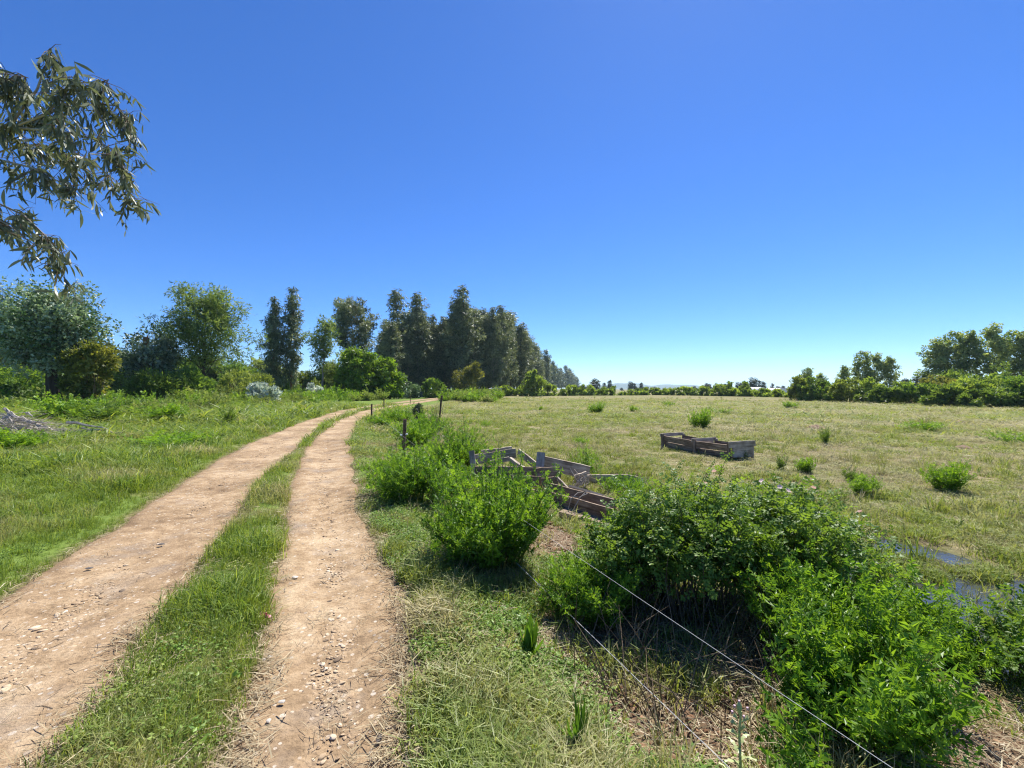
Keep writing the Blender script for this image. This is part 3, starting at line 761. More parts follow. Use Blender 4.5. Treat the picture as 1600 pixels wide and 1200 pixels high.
# background trees behind the left side
bgk = []
for k, (m_, b_) in enumerate((('dark', 'bark'), ('olive', 'bark'), ('mid', 'bark'))):
    a, b = tree_parts(seed=80 + k, H=8, env=[(0, 2.6), (.3, 3.4), (.6, 3.2), (.85, 2.2), (1, .8)], t0=.06, nb=34, up=.4, cl=1.15, nleaf=60, lsize=.5, lw=.4, hang=.1, tr=.2, cl_per=2.4)
    bgk.append((a.mesh('trunk', M[b_]), b.mesh('crown', M[m_])))
BG = 'background trees behind the left clearing'
bl = ['dark bushy tree in the wood behind the left clearing', 'olive bushy tree in the wood behind the left clearing', 'mid green bushy tree in the wood behind the left clearing']
for i in range(34):
    px = -40 + i * 20.5 + rng.uniform(-6, 6); Y = rng.uniform(62, 84); k = int(rng.integers(0, 3))
    if 470 < px < 500: Y = 84
    if px > 500: Y = rng.uniform(78, 86)
    if px > 600: continue
    top = np.interp(px, [-40, 60, 200, 330, 400, 480, 520, 640], [540, 545, 560, 560, 572, 585, 580, 570]) + rng.uniform(-8, 12)
    x = gx(px, Y); H = CH + (HY - top) / F * Y
    t = thing('background_tree', bl[k], 'tree', (x, Y, -.2), rng.uniform(0, 6.28), BG); t.scale = (H / 8 * 1.15, H / 8 * 1.15, H / 8)
    link('trunk', bgk[k][0], t); link('crown', bgk[k][1], t)

# hedge across the far side of the meadow
hb = []
for i in range(30):
    px = 785 + i * 7.6; Y = 96 + i * .55
    hgt = np.interp(px, [780, 800, 815, 830, 845, 860, 900, 940, 1005], [2.2, 3.0, 2.6, 3.6, 4.4, 2.8, 2.6, 2.4, 1.9])
    hb.append((gx(px, Y), Y, hgt * .42, 1.3, 1.3, hgt * .58 * rng.uniform(.88, 1.12)))
r0 = hb[0]
make_bush('hedge', 'long dark hedge overgrown with creeper running right from the white van', 'hedge', (0, 0, -.2), M['hedge'], M['bark'],
          seed=41, blobs=hb, n=9000, lsize=.42, lw=.5, stems=40)
make_bush('creeper_tree', 'creeper-covered tree bulging out of the hedge', 'tree', (gx(836, 95), 95, 0), M['hedge'], M['bark'],
          seed=42, blobs=[(0, 0, 2.2, 2.8, 2, 2.4), (-.6, 0, 4.0, 1.7, 1.5, 1.6), (.4, 0, 5.2, .9, .9, .9)], n=2000, lsize=.42, lw=.5)
hb = []
for i in range(40):
    px = 1002 + i * 6.2; Y = 118 - i * .95
    hb.append((gx(px, Y), Y, .8, 1.5, 1.3, 1.25 * rng.uniform(.75, 1.3) * (1.0 + .6 * (1090 < px < 1180)) * (.7 if 1180 < px < 1238 else 1)))
hb += [(b[0] + rng.uniform(-.8, .8), b[1] + rng.uniform(-1.2, 1.5), b[2] * rng.uniform(.5, 1.3), rng.uniform(.7, 2.0), 1.2, b[5] * rng.uniform(.5, 1.15)) for b in hb]
make_bush('hedge', 'lower ragged hedge across the far side of the meadow', 'hedge', (0, 0, -.2), M['hedge'], M['bark'],
          seed=43, blobs=hb, n=13000, lsize=.40, lw=.5, stems=30)
# far trees on the horizon
pk = []
for k in range(3):
    a, b = tree_parts(seed=90 + k, H=12, env=[(.1, 2.4), (.35, 2.6), (.7, 1.7), (1, .3)] if k < 2 else [(.2, 2.0), (.6, 3.0), (.85, 2.4), (1, 1.0)], t0=.12 if k < 2 else .3, nb=26, up=.2, cl=1.0, nleaf=26, lsize=.85, lw=.35, hang=.2, tr=.2, cl_per=2)
    pk.append((a.mesh('trunk', M['bark']), b.mesh('crown', M['pine'])))
def far_tree(px, Y, top, k, label, group=None, wide=1.0):
    H = CH + (HY - top) / F * Y
    t = thing('distant_tree', label, 'tree', (gx(px, Y), Y, -.3), rng.uniform(0, 6.28), group); t.scale = (H / 12 * wide, H / 12 * wide, H / 12)
    link('trunk', pk[k][0], t); link('crown', pk[k][1], t)
    return t
far = [(929, 170, 592, 2, 'dark tree rising behind the hedge right of the tin roof', 1.6), (945, 230, 597, 0, 'left of two small dark trees by the hills', 1), (953, 230, 593, 0, 'right of two small dark trees by the hills', 1),
       (985, 260, 596, 2, 'left of the three small pines in front of the hills', 1), (992, 260, 598, 0, 'middle of the three small pines in front of the hills', 1), (1002, 260, 597, 0, 'right of the three small pines in front of the hills', 1),
       (1023, 330, 604, 2, 'tiny lone tree on the skyline before the pale hills', 1.3),
       (1176, 170, 590, 2, 'tallest dark pine above the far hedge', 1.0), (1186, 175, 594, 1, 'left pine of the close pair above the white tunnels', 1.0), (1193, 175, 595, 0, 'right pine of the close pair above the white tunnels', 1.0),
       (1207, 175, 599, 1, 'lone pine between the two white tunnels', 1.1), (1154, 210, 597, 2, 'dark rounded tree behind the middle of the far hedge', 1.3),
       (1418, 120, 590, 0, 'dark conical conifer between the two poplar groups', 1.5), (1436, 100, 588, 0, 'dark conifer at the foot of the right poplar group', 1.5)]
for px, Y, top, k, lab, w in far: far_tree(px, Y, top, k, lab, None, w)
for px, top in ((1060, 606), (1085, 604), (1098, 602), (1104, 600), (1108, 601), (1116, 604), (1134, 600), (1141, 600), (1040, 607), (1070, 606), (1215, 604), (1224, 603), (1012, 605)):
    far_tree(px, 320, top - 1, int(rng.integers(0, 3)), 'tiny dark tree in the far row along the horizon', 'tiny trees along the horizon', 1.6)
for i in range(26):
    px = 905 + i * 13 + rng.uniform(-4, 4)
    far_tree(px, 420 + rng.uniform(-40, 60), 606.5 - rng.uniform(0, 2), int(rng.integers(0, 3)), 'tiny dark tree in the far row along the horizon', 'tiny trees along the horizon', 2.4)

# right: poplars and the bushes in front of them
popk = []
for k in range(3):
    a, b = tree_parts(seed=100 + k, H=14, env=[(.15, 1.6), (.4, 2.8), (.7, 2.6), (.9, 1.6), (1, .5)], t0=.16, nb=34, up=.6, cl=.80, nleaf=46, lsize=.34, lw=.6, hang=.1, tr=.2, cl_per=2.6, flat=.75)
    popk.append((a.mesh('trunk', M['bark_pale']), b.mesh('crown', M['poplar'])))
def poplar(px, Y, top, k, label, wide=1.0):
    H = CH + (HY - top) / F * Y
    t = thing('poplar_tree', label, 'tree', (gx(px, Y), Y, -.3), rng.uniform(0, 6.28), 'pale green poplars on the right'); t.scale = (H / 14 * wide, H / 14 * wide, H / 14)
    link('trunk', popk[k][0], t); link('crown', popk[k][1], t)
for a in [(1262, 82, 572, 0, 'spindly poplar at the left end of the right-hand bushes', 1.1), (1283, 80, 582, 1, 'low poplar second from the left end of the bushes', 1.3),
          (1318, 80, 570, 2, 'poplar just left of the middle poplar clump', 1.1), (1346, 78, 546, 0, 'tallest poplar of the middle clump', .95),
          (1368, 77, 552, 1, 'dense poplar in the middle of the middle clump', 1.0), (1390, 76, 556, 2, 'right poplar of the middle clump', .95),
          (1462, 70, 530, 1, 'leftmost poplar of the big right clump spreading low', 1.2), (1488, 69, 515, 0, 'tall poplar second in the big right clump', .95),
          (1515, 68, 517, 2, 'bright poplar third in the big right clump', .95), (1548, 66, 508, 1, 'tallest poplar of the big right clump', .95),
          (1580, 66, 514, 0, 'poplar near the right edge of the frame', .9), (1612, 64, 512, 2, 'poplar cut off by the right edge of the frame', .9), (1655, 64, 516, 1, 'poplar beyond the right edge of the big clump', .9)]:
    poplar(*a)
def rb(px, Y, w, h, mat, label, seed, n=1300):
    make_bush('field_edge_bush', label, 'bush', (gx(px, Y), Y, -.25), M[mat], M['twig'], 'bushes along the right edge of the meadow', seed=seed,
              blobs=[(0, 0, h * .45, w * .6, w * .5, h * .55), (-w * .4, 0, h * .38, w * .4, w * .4, h * .45), (w * .4, -.2, h * .4, w * .42, w * .4, h * .46)], n=n, lsize=.36, lw=.45)
for i, a in enumerate([(1252, 66, 2.4, 4.2, 'olive', 'brownish olive bush at the left end of the right-hand bushes'), (1272, 64, 2.6, 3.6, 'dark', 'dark bush with a shaded hollow beside the olive bush'),
          (1300, 62, 2.6, 3.4, 'mid', 'green bush between the dark hollow and the brown bush'), (1328, 60, 3.6, 3.9, 'olive', 'wide brownish bush below the middle poplar clump'),
          (1362, 57, 3.0, 3.0, 'hedge', 'yellow-green bush below the middle poplars'), (1382, 54, 2.6, 2.2, 'dark', 'low dark bush at the meadow edge below the middle poplars'),
          (1405, 56, 3.0, 2.7, 'hedge', 'yellow-green bush right of the middle poplars'), (1432, 53, 2.8, 2.6, 'mid', 'green bush in the gap between the poplar clumps'),
          (1462, 54, 3.4, 3.8, 'rusty', 'yellowish brown bush below the big poplar clump'), (1478, 47, 2.8, 2.2, 'dark', 'dark low bush left of the right-edge hedge'),
          (1510, 47, 3.0, 2.7, 'hedge', 'rounded hedge bush below the tall poplars'), (1542, 44, 3.0, 2.2, 'dark', 'low dark bush at the meadow edge near the right side'),
          (1548, 48, 4.0, 4.0, 'hedge', 'large yellow-green bush below the tallest poplar'), (1592, 44, 3.6, 3.1, 'mid', 'green bush at the right edge of the frame'), (1640, 42, 3.6, 3.2, 'hedge', 'bush just beyond the right edge of the frame'),
          (1500, 60, 5.0, 5.0, 'dark', 'dark thicket behind the big poplar trunks'), (1575, 58, 5.0, 5.2, 'dark', 'dark thicket behind the right-edge poplars')]):
    rb(*a[:6], seed=120 + i)

# ------------------------------------------------------------------ buildings and the van far off
def box(m, x0, x1, y0, y1, z0, z1, tint=.5):
    m.add([(x0, y0, z0), (x1, y0, z0), (x1, y1, z0), (x0, y1, z0), (x0, y0, z1), (x1, y0, z1), (x1, y1, z1), (x0, y1, z1)],
          [(0, 3, 2, 1), (4, 5, 6, 7), (0, 1, 5, 4), (1, 2, 6, 5), (2, 3, 7, 6), (3, 0, 4, 7)], tint)
def tunnel(px, Y, w, h, d, label):
    t = thing('polytunnel', label, 'greenhouse', (gx(px, Y), Y, -.3), .0, None)
    m = MB(); a = np.linspace(0, math.pi, 13)
    ring = np.stack([np.cos(a) * w / 2, np.zeros(13), np.sin(a) * h * .55 + h * .45], 1)
    ring = np.concatenate([[(w / 2, 0, 0)], ring, [(-w / 2, 0, 0)]])
    V = np.concatenate([ring, ring + [0, d, 0]]); k = len(ring)
    m.add(V, [(i, i + 1, k + i + 1, k + i) for i in range(k - 1)]); m.build('cover', M['plastic_sheet'], t, True)
    e = MB(); c = np.array([[0, .02, h * .3]])
    e.add(np.concatenate([c, ring + [0, .02, 0]]), [(0, i + 2, i + 1) for i in range(k - 1)]); e.build('end_wall', M['plastic_sheet'], t)
tunnel(1191, 150, 3.2, 2.6, 9, 'left of the two white plastic tunnels behind the far hedge')
tunnel(1222, 150, 3.6, 2.3, 9, 'right of the two white plastic tunnels behind the far hedge')
t = thing('shed', 'low shed with a thin pale tin roof showing above the hedge', 'shed', (gx(915, 112), 112, -.2))
m = MB(); box(m, -2.6, 2.6, 0, 4, 0, 2.5); m.build('wall', M['wall'], t)
m = MB(); m.add([(-2.9, -.3, 2.5), (2.9, -.3, 3.0), (2.9, 4.3, 3.0), (-2.9, 4.3, 2.5), (-2.9, -.3, 2.6), (2.9, -.3, 3.1), (2.9, 4.3, 3.1), (-2.9, 4.3, 2.6)],
                [(0, 3, 2, 1), (4, 5, 6, 7), (0, 1, 5, 4), (1, 2, 6, 5), (2, 3, 7, 6), (3, 0, 4, 7)]); m.build('roof', M['tin'], t)

def make_van():
    Y = 93; t = thing('van', 'small white van parked in the shade under the gums beside the hedge', 'van', (gx(769, Y), Y, -.05), math.radians(200))
    prof = [(-1.9, .35), (1.95, .35), (2.0, .75), (1.75, 1.0), (1.15, 1.1), (.55, 1.75), (.2, 1.88), (-1.8, 1.88), (-1.95, 1.5)]
    m = MB(); n = len(prof)
    V = [(x, -.8, z) for x, z in prof] + [(x, .8, z) for x, z in prof]
    m.add(V, [(i, (i + 1) % n, n + (i + 1) % n, n + i) for i in range(n)])
    for o_, fl in ((0, 1), (n, -1)):
        c = [(0, (-.8 if o_ == 0 else .8), 1.0)]
        m.add(c + V[o_:o_ + n], [(0, 1 + i, 1 + (i + 1) % n)[::fl] for i in range(n)])
    m.build('body', M['white_paint'], t)
    for sx, (a, b) in enumerate([(-1.7, -.65), (-.55, .45)]):
        for sy in (-1, 1):
            m = MB(); box(m, a, b, sy * .805 - .006, sy * .805 + .006, 1.15, 1.7); m.build('window', M['glass_dark'], t)
    m = MB(); m.add([(.62, -.7, 1.70), (1.16, -.7, 1.14), (1.16, .7, 1.14), (.62, .7, 1.70)], [(0, 1, 2, 3)]); m.v[0] = m.v[0] + np.array([.03, 0, .02]); m.build('windscreen', M['glass_dark'], t)
    for x in (-1.2, 1.25):
        for sy in (-.78, .78):
            m = MB(); m.tube([(x, sy - .1, .32), (x, sy + .1, .32)], [.32, .32], 14); w = m.build('wheel', M['rubber'], t)
            m = MB(); m.tube([(x, sy - .112, .32), (x, sy + .112, .32)], [.18, .18], 10); m.build('rim', M['tin'], w)
make_van()

# ------------------------------------------------------------------ planks: feeding trough in the meadow, collapsed trough by the ditch
def plank(p0, p1, h, th, mat, parent, up=(0, 0, 1), name='plank', warp=.0025, seed=None, round_end=False, label=None):
    """board from p0 to p1 (middle of its face), height h along up, thickness th; own local X runs along the grain"""
    p0 = Vector(p0); p1 = Vector(p1); L = (p1 - p0).length
    X = (p1 - p0).normalized(); Z = (Vector(up) - X * Vector(up).dot(X)).normalized(); Y = Z.cross(X)
    r = np.random.default_rng(seed if seed is not None else int(rng.integers(1e6)))
    n = 6; xs = np.linspace(-L / 2, L / 2, n); wy_ = np.cumsum(r.normal(0, warp, n)); wz_ = np.cumsum(r.normal(0, warp, n)); wy_ -= wy_.mean(); wz_ -= wz_.mean()
    hh = np.full(n, h / 2) + r.normal(0, .003, n)
    if round_end: hh[-1] *= .55; hh[0] *= .9
    V = []
    for i in range(n):
        for sy, sz in ((-1, -1), (1, -1), (1, 1), (-1, 1)):
            V.append((xs[i] + (r.normal(0, .008) if i in (0, n - 1) else 0), sy * th / 2 + wy_[i], sz * hh[i] + wz_[i]))
    fs = [(0, 1, 2, 3)] + [(i * 4 + a, i * 4 + 4 + a, i * 4 + 4 + (a + 1) % 4, i * 4 + (a + 1) % 4) for i in range(n - 1) for a in range(4)] + [((n - 1) * 4 + 3, (n - 1) * 4 + 2, (n - 1) * 4 + 1, (n - 1) * 4)]
    m = MB(); m.add(V, [f[::-1] for f in fs])
    o = link(name, m.mesh(name, M[mat]))
    mw_ = Matrix((X, Y, Z)).transposed().to_4x4(); mw_.translation = (p0 + p1) / 2
    if parent is not None:
        o.parent = parent; o.matrix_parent_inverse = Matrix.Identity(4)
        o.matrix_local = Matrix.Translation(-parent.location) @ mw_      # parents here are never rotated
    else: o.matrix_world = mw_
    if label: o['label'] = label
    return o

zf = tz(5.6, 12.6)
A0 = Vector((4.80, 13.7, zf)); A1 = Vector((5.92, 11.62, zf))            # near-left bottom line, back to front
t = thing('feeding_trough', 'long weathered wooden feeding trough with two bays standing in the meadow', 'trough', (A0 + A1) / 2)
d = (A1 - A0).normalized(); w = Vector((.98, .19, 0)) * .68
def A(u, v, z): return A0 + (A1 - A0) * u + w * v + Vector((0, 0, z))
for v, tilt in ((0.02, -.06), (.97, .06)):
    for u0, u1 in ((.02, .49), (.51, .985)):
        dz = .035 if u0 < .3 else -.02
        plank(A(u0, v, .29 + dz), A(u1, v, .28 - dz * .4), .18, .03, 'wood_brown', t, up=w * (.25 if tilt > 0 else -.25) + Vector((0, 0, 1)))
        plank(A(u0, v - tilt * 1.1, .10 + dz), A(u1, v - tilt * 1.1, .09), .17, .03, 'wood_brown', t, up=w * (.3 if tilt > 0 else -.3) + Vector((0, 0, 1)))
plank(A(.02, .5, .05), A(.98, .5, .05), .62, .025, 'wood_brown', t, up=w, name='floor_board')
for u, z in ((-.005, .43), (.5, .39), (1.005, .39)):
    plank(A(u, -.10, z - .01), A(u, 1.10, z + .02), .10 if u < .9 else .16, .035, 'wood_grey', t, name='cross_board')
    if u > .9: plank(A(u, .06, .155), A(u, .94, .155), .24, .035, 'wood_grey', t, name='cross_board'); plank(A(u, .05, .29), A(u, .95, .29), .035, .05, 'wood_grey', t, up=d, name='ledge')
    else: plank(A(u, .04, .22), A(u, .96, .23), .20, .03, 'wood_grey', t, name='cross_board')
    for v in (-.045, 1.04):
        plank(A(u + (.02 if u < .9 else -.02), v, .0), A(u + (.02 if u < .9 else -.02), v, z + .03), .07, .06, 'wood_brown' if v < 0 else 'wood_grey', t, up=d, name='leg')

B = thing('broken_trough', 'collapsed wooden trough of grey and brown boards sinking into the ditch', 'trough', (.9, 7.4, -.1))
def bp(p0, Y0, p1, Y1, hpx, mat='wood_brown', th=.032, **kw):
    a = at(*p0, Y0); b = at(*p1, Y1); h = hpx * 1.2 / F * (Y0 + Y1) / 2
    plank(a, b, h, th, mat, B, **kw)
bp((738, 719), 8.6, (806, 708), 8.9, 13, 'wood_grey', .03)
bp((752, 709), 8.9, (800, 703), 9.2, 9, 'wood_grey', .04)
bp((737, 704), 8.55, (740, 740), 8.4, 7, 'wood_grey', .07, up=(1, 0, 0), name='leg')
bp((766, 723), 8.2, (796, 717), 8.35, 6, 'wood_grey', .03)
bp((796, 717), 8.35, (822, 735), 8.0, 5, 'wood_grey', .06)
bp((810, 706), 8.9, (842, 731), 8.3, 9, 'wood_grey', .03)
bp((845, 707), 8.3, (842, 752), 8.0, 11, 'wood_grey', .07, up=(1, 0, 0), name='leg', warp=.002)
bp((742, 737), 7.9, (848, 739), 7.85, 15, 'wood_brown', .03)
bp((800, 750), 7.7, (846, 753), 7.65, 14, 'wood_brown', .03)
bp((838, 741), 7.75, (876, 740), 7.9, 17, 'wood_brown', .035, round_end=True)
bp((846, 755), 7.55, (872, 752), 7.6, 13, 'wood_brown', .03)
bp((870, 746), 7.6, (886, 764), 7.4, 5, 'wood_grey', .03)
bp((846, 722), 8.4, (921, 739), 8.2, 17, 'wood_grey', .04)
bp((914, 748), 8.0, (996, 748), 8.0, 11, 'wood_grey', .04, round_end=True)
bp((853, 763), 7.2, (962, 791), 6.6, 17, 'wood_brown', .03)
bp((862, 779), 7.0, (962, 808), 6.3, 18, 'wood_brown', .03)
bp((890, 764), 7.5, (972, 788), 7.1, 20, 'wood_grey', .04, up=(0, -.8, .55))
bp((900, 751), 7.9, (918, 745), 7.9, 15, 'wood_grey', .06)
bp((880, 800), 6.7, (960, 822), 6.25, 8, 'wood_brown', .3)
bp((770, 760), 7.6, (850, 775), 7.2, 10, 'wood_brown', .04)
# frayed cord looped over the boards
m = MB()
pts = [at(893, 812, 6.72), at(888, 795, 6.70), at(892, 780, 6.68), at(903, 770, 6.72), at(916, 768, 6.7), at(906, 778, 6.62), at(898, 792, 6.6), at(896, 806, 6.62)]
m.tube(pts, .008, 5)
m.tube([at(893, 775, 6.7), at(905, 777, 6.6), at(918, 771, 6.7)], .007, 5)
tag(m.build('cord', M['deadwood']), 'pale frayed cord looped over the lower boards of the collapsed trough', 'cord')
m = MB(); rr_ = np.random.default_rng(4)
for i in range(9):
    c = at(906 + rr_.uniform(-8, 8), 748 + rr_.uniform(-8, 8), 7.75); a = rr_.uniform(0, 6.28, 6)
    m.tube([tuple(c + Vector((math.cos(k * 1.1 + a[0]) * .12 * rr_.uniform(.5, 1.2), rr_.uniform(-.06, .06), math.sin(k * 1.1 + a[1]) * .12))) for k in range(6)], .007, 4)
tag(m.build('wire_tangle', M['deadwood']), 'tangle of pale wire and bark on the joint of the collapsed trough', 'wire')

# ------------------------------------------------------------------ fence along the right verge
def post(px, base_py, top_py, wpx, label, ins=True, lean=0.0, mat='post'):
    Y = 1.62 * F / (base_py - HY); x = gx(px, Y); z0 = tz(x, Y); H = (HY - top_py) / F * Y + CH - z0; wd = wpx / F * Y
    t = thing('fence_post', label, 'post', (x, Y, z0), 0, 'thin fence posts along the verge')
    r = np.random.default_rng(int(px)); m = MB(); k = 7
    zz = np.linspace(-.25, H, k); ww = wd / 2 * (1 + r.normal(0, .06, k))
    m.tube(np.stack([lean * zz + r.normal(0, .004, k), r.normal(0, .004, k), zz], 1), ww, 6); o = m.build('stake', M[mat], t)
    if ins:
        for zz_, s in ((.64, -1), (.66, 1), (.30, 1)):
            m = MB(); c = np.array([lean * zz_, 0, zz_ if H > .8 else zz_ * .8])
            m.tube([c + [s * wd * .4, -.02, 0], c + [s * (wd * .4 + .035), -.02, .0], c + [s * (wd * .4 + .055), -.02, .0]], [.012, .022, .016], 7); m.build('insulator', M['insulator'], t)
    return t
post(630, 714, 655, 5.6, 'nearest brown fence post with white insulators in the weeds', lean=.035)
post(580, 662, 631, 2.6, 'thin dark fence post beside the bend of the track', False, .03)
post(600, 642, 622, 1.8, 'farther thin fence post standing against the pale track', False, .0)
post(641, 631, 617, 1.0, 'farthest thin fence post near the end of the track', False)
post(684, 664, 618, 3.2, 'dark leaning post among dry stalks at the meadow edge', False, .12)
# the post just behind the photographer that carries the near end of the wires
y_ = -.55; x_ = float(fence_x(y_)); t = thing('fence_post', 'brown fence post at the near end of the wires', 'post', (x_, y_, tz(x_, y_)), 0, 'thin fence posts along the verge')
m = MB(); m.tube([(0, 0, -.25), (.01, 0, .4), (0, 0, .95)], [.05, .048, .045], 7); m.build('stake', M['post'], t)
zb = tz(x_, y_)
P0 = (-2.60, 10.2, tz(-2.6, 10.2))
def wire(z0, z1, label, rad=.0010):
    m = MB(); u = np.linspace(0, 1, 40); sag = -.035 * 4 * u * (1 - u)
    a = np.array([x_, y_, z0]); b = np.array([P0[0], P0[1], z1])
    m.tube(a * (1 - u[:, None]) + b * u[:, None] + np.stack([0 * u, 0 * u, sag], 1), rad, 5)
    tag(m.build('fence_wire', M['wire']), label, 'wire', 'taut fence wires')
wire(.51, .49, 'upper taut silver fence wire crossing in front of the rose bush')
wire(.03, .14, 'lower taut silver fence wire just above the dry bank', .0018)
def wire2(p, q, label):
    m = MB(); m.tube([p, q], .0025, 4); tag(m.build('fence_wire', M['wire']), label, 'wire', 'taut fence wires')
wire2((-2.58, 10.2, .5), (gx(580, 20.6), 20.6, .52), 'thin fence wire from the nearest post back to the post at the bend')

# ------------------------------------------------------------------ weeds and bushes along the verge
def weed_parts(seed, nst=50, h=.9, rad=.45, fr=.17, nodes=14, pairs=6, lean=(0, 0), start=.22, w=.105, ll=.34):
    """upright leafy stems with pinnate leaves"""
    r = np.random.default_rng(seed); sb, fb = MB(), MB()
    Ps, Ds, Ss, Ts = [], [], [], []
    for i in range(nst):
        a = r.uniform(0, 6.28); q = math.sqrt(r.random())
        b = np.array([math.cos(a), math.sin(a), 0]) * q * rad * .45
        H = h * r.uniform(.5, 1.1) * (1 - .25 * q * q) * (.72 + .55 * float(vnoise(math.cos(a) * q * 1.6 + seed, math.sin(a) * q * 1.6, .5, 3)))
        out = np.array([math.cos(a) * q * rad * .75 + lean[0] * H + r.normal(0, .05 * h), math.sin(a) * q * rad * .75 + lean[1] * H + r.normal(0, .05 * h), 0])
        u = np.linspace(0, 1, 6)[:, None]
        path = b + out * u ** 1.5 + np.array([0, 0, H]) * u
        path[0, 2] = -.04
        sb.tube(path, .0045 * (1 - .7 * u[:, 0]) * (h / .9 + .3), 4, .5, False)
        st_t = r.normal(.5, .2)
        for k in range(nodes):
            t = start + (1 - start) * (k + r.uniform(0, .8)) / nodes
            p = np.array([np.interp(t, u[:, 0], path[:, c]) for c in range(3)])
            az = k * 2.4 + i * 1.3 + r.normal(0, .3); el = r.uniform(.15, 1.0) + .8 * max(0, t - .6)
            Ps.append(p); Ds.append((math.cos(az) * math.cos(el), math.sin(az) * math.cos(el), math.sin(el)))
            Ss.append(fr * r.uniform(.7, 1.15) * (1 - .45 * max(0, t - .6) / .4)); Ts.append(np.clip(st_t + r.normal(0, .17) + .25 * (t - .6), 0, 1))
    P, D, S, T = map(np.array, (Ps, Ds, Ss, Ts))
    R = frames(D, np.array([0, 0, 1.0]) + rdir(r, len(P)) * .35)
    R = R * 1.0; R[:, :, 0] *= -1; R[:, :, 2] *= -1
    return sb, fb, (P, R, S, T, pairs, w, ll)
def finish_weed(fb, data):
    P, R, S, T, pairs, w, ll = data
    for v in range(5):
        q = np.arange(len(P)) % 5 == v; tv, tf = frond_tpl(pairs, w, ll, v, .34); fb.inst(tv, tf, P[q], R[q], S[q], T[q])
def make_weed(name, label, loc, seed, mat='rue', cat='weed plant', group=None, parts=0, **kw):
    t = thing(name, label, cat, loc, 0, group)
    sb, fb, data = weed_parts(seed, **kw)
    sb.build('stem', M['stem'], t)
    if parts:
        P, R, S, T, pairs, w, ll = data
        tv, tf = frond_tpl(pairs, w, ll)
        order = np.argsort(P[:, 1] - P[:, 2]); near = order[:parts]; rest = order[parts:]     # the fronds nearest the path
        data = (P[rest], R[rest], S[rest], T[rest], pairs, w, ll)
        lm = []
        for k in range(5):
            tv, tf = frond_tpl(pairs, w, ll, k, .34); m = MB(); m.add(tv, tf, .15 + .18 * k); lm.append(m.mesh('leaf', M[mat]))
        for i in near:
            o = link('leaf', lm[min(4, int(T[i] * 5))], t)
            mw_ = Matrix(R[i].tolist()).to_4x4() @ Matrix.Scale(float(S[i]), 4); mw_.translation = Vector(P[i]); o.matrix_local = mw_
    finish_weed(fb, data)
    fo = fb.build('foliage', M[mat], t)
    if parts: fo['kind'] = 'stuff'
    return t
def wl(px, Y): x = gx(px, Y); return (x, Y, tz(x, Y))
G2 = 'bright green leafy weeds along the verge'
make_weed('weed_bush', 'large bright green leafy weed bush between the track and the collapsed trough', wl(768, 4.15), 201, group=G2, parts=60, nst=115, h=1.16, rad=.64, fr=.145, nodes=17, w=.12)
make_weed('weed_bush', 'medium leafy weed bush leaning over the verge right below the nearest fence post', wl(648, 6.4), 202, group=G2, nst=85, h=.88, rad=.72, fr=.15, nodes=14, w=.12)
make_weed('weed_bush', 'rounded leafy weed bush just left of the broken trough frame', wl(716, 9.4), 203, group=G2, nst=110, h=1.0, rad=.75, fr=.15, nodes=14, pairs=5, w=.12)
make_weed('weed_bush', 'small leafy weed bush behind the nearest fence post', wl(648, 13.0), 204, group=G2, nst=55, h=.95, rad=.75, fr=.22, nodes=11, pairs=4, w=.14)
make_weed('weed_bush', 'leafy weed bush growing left of the dark leaning post', wl(664, 17.0), 205, group=G2, nst=55, h=1.0, rad=.85, fr=.24, nodes=10, pairs=4, w=.15)
make_weed('weed_bush', 'leafy weeds at the foot of the post by the bend', wl(592, 19.0), 206, group=G2, nst=45, h=.6, rad=.6, fr=.22, nodes=9, pairs=4, w=.15)
make_weed('weed_bush', 'leafy weed bush between the two far thin posts', wl(622, 22.0), 207, group=G2, nst=60, h=1.0, rad=1.0, fr=.26, nodes=9, pairs=4, w=.16)
make_weed('weed_bush', 'low leafy weeds in front of the broken trough frame', wl(708, 7.3), 208, group=G2, nst=60, h=.5, rad=.5, fr=.13, nodes=12, pairs=5)
make_weed('weed_bush', 'bright leafy weed clump left of the rose bush by the wire', wl(924, 3.2), 209, group=G2, parts=40, nst=65, h=.48, rad=.36, fr=.115, nodes=15)
make_weed('weed_bush', 'low leafy weeds covering the verge behind the medium weed bush', wl(622, 8.2), 213, group=G2, nst=45, h=.42, rad=.6, fr=.15, nodes=9, pairs=5)
make_weed('weed_bush', 'bright leafy weeds growing up in front of the right part of the rose bush', wl(1305, 2.75), 210, group=G2, parts=60, nst=76, h=.74, rad=.52, fr=.155, nodes=14, w=.12, ll=.36)
make_weed('weed_bush', 'nearest bright leafy weeds spilling over the upper wire at the lower right', wl(1345, 2.12), 211, group=G2, parts=90, nst=50, h=.62, rad=.40, fr=.155, nodes=12, w=.12, ll=.36)
make_weed('weed_bush', 'leafy weeds standing in the wet ditch edge at the right', wl(1490, 2.95), 212, group=G2, parts=30, nst=34, h=.34, rad=.42, fr=.13, nodes=10)
make_weed('weed_plant', 'small sprig of pinnate leaves in front of the dark hollow under the rose bush', wl(1215, 1.95), 214, group=G2, parts=40, nst=6, h=.42, rad=.32, fr=.16, nodes=9)
make_weed('weed_bush', 'yellow-green weeds sprouting behind the grey boards of the collapsed trough', wl(915, 8.9), 215, group=G2, nst=18, h=.75, rad=.3, fr=.15, nodes=10, pairs=5)
make_weed('weed_bush', 'bright low weeds at the edge of the puddle right of the collapsed trough', wl(975, 7.6), 216, group=G2, nst=40, h=.40, rad=.55, fr=.14, nodes=10, pairs=5)

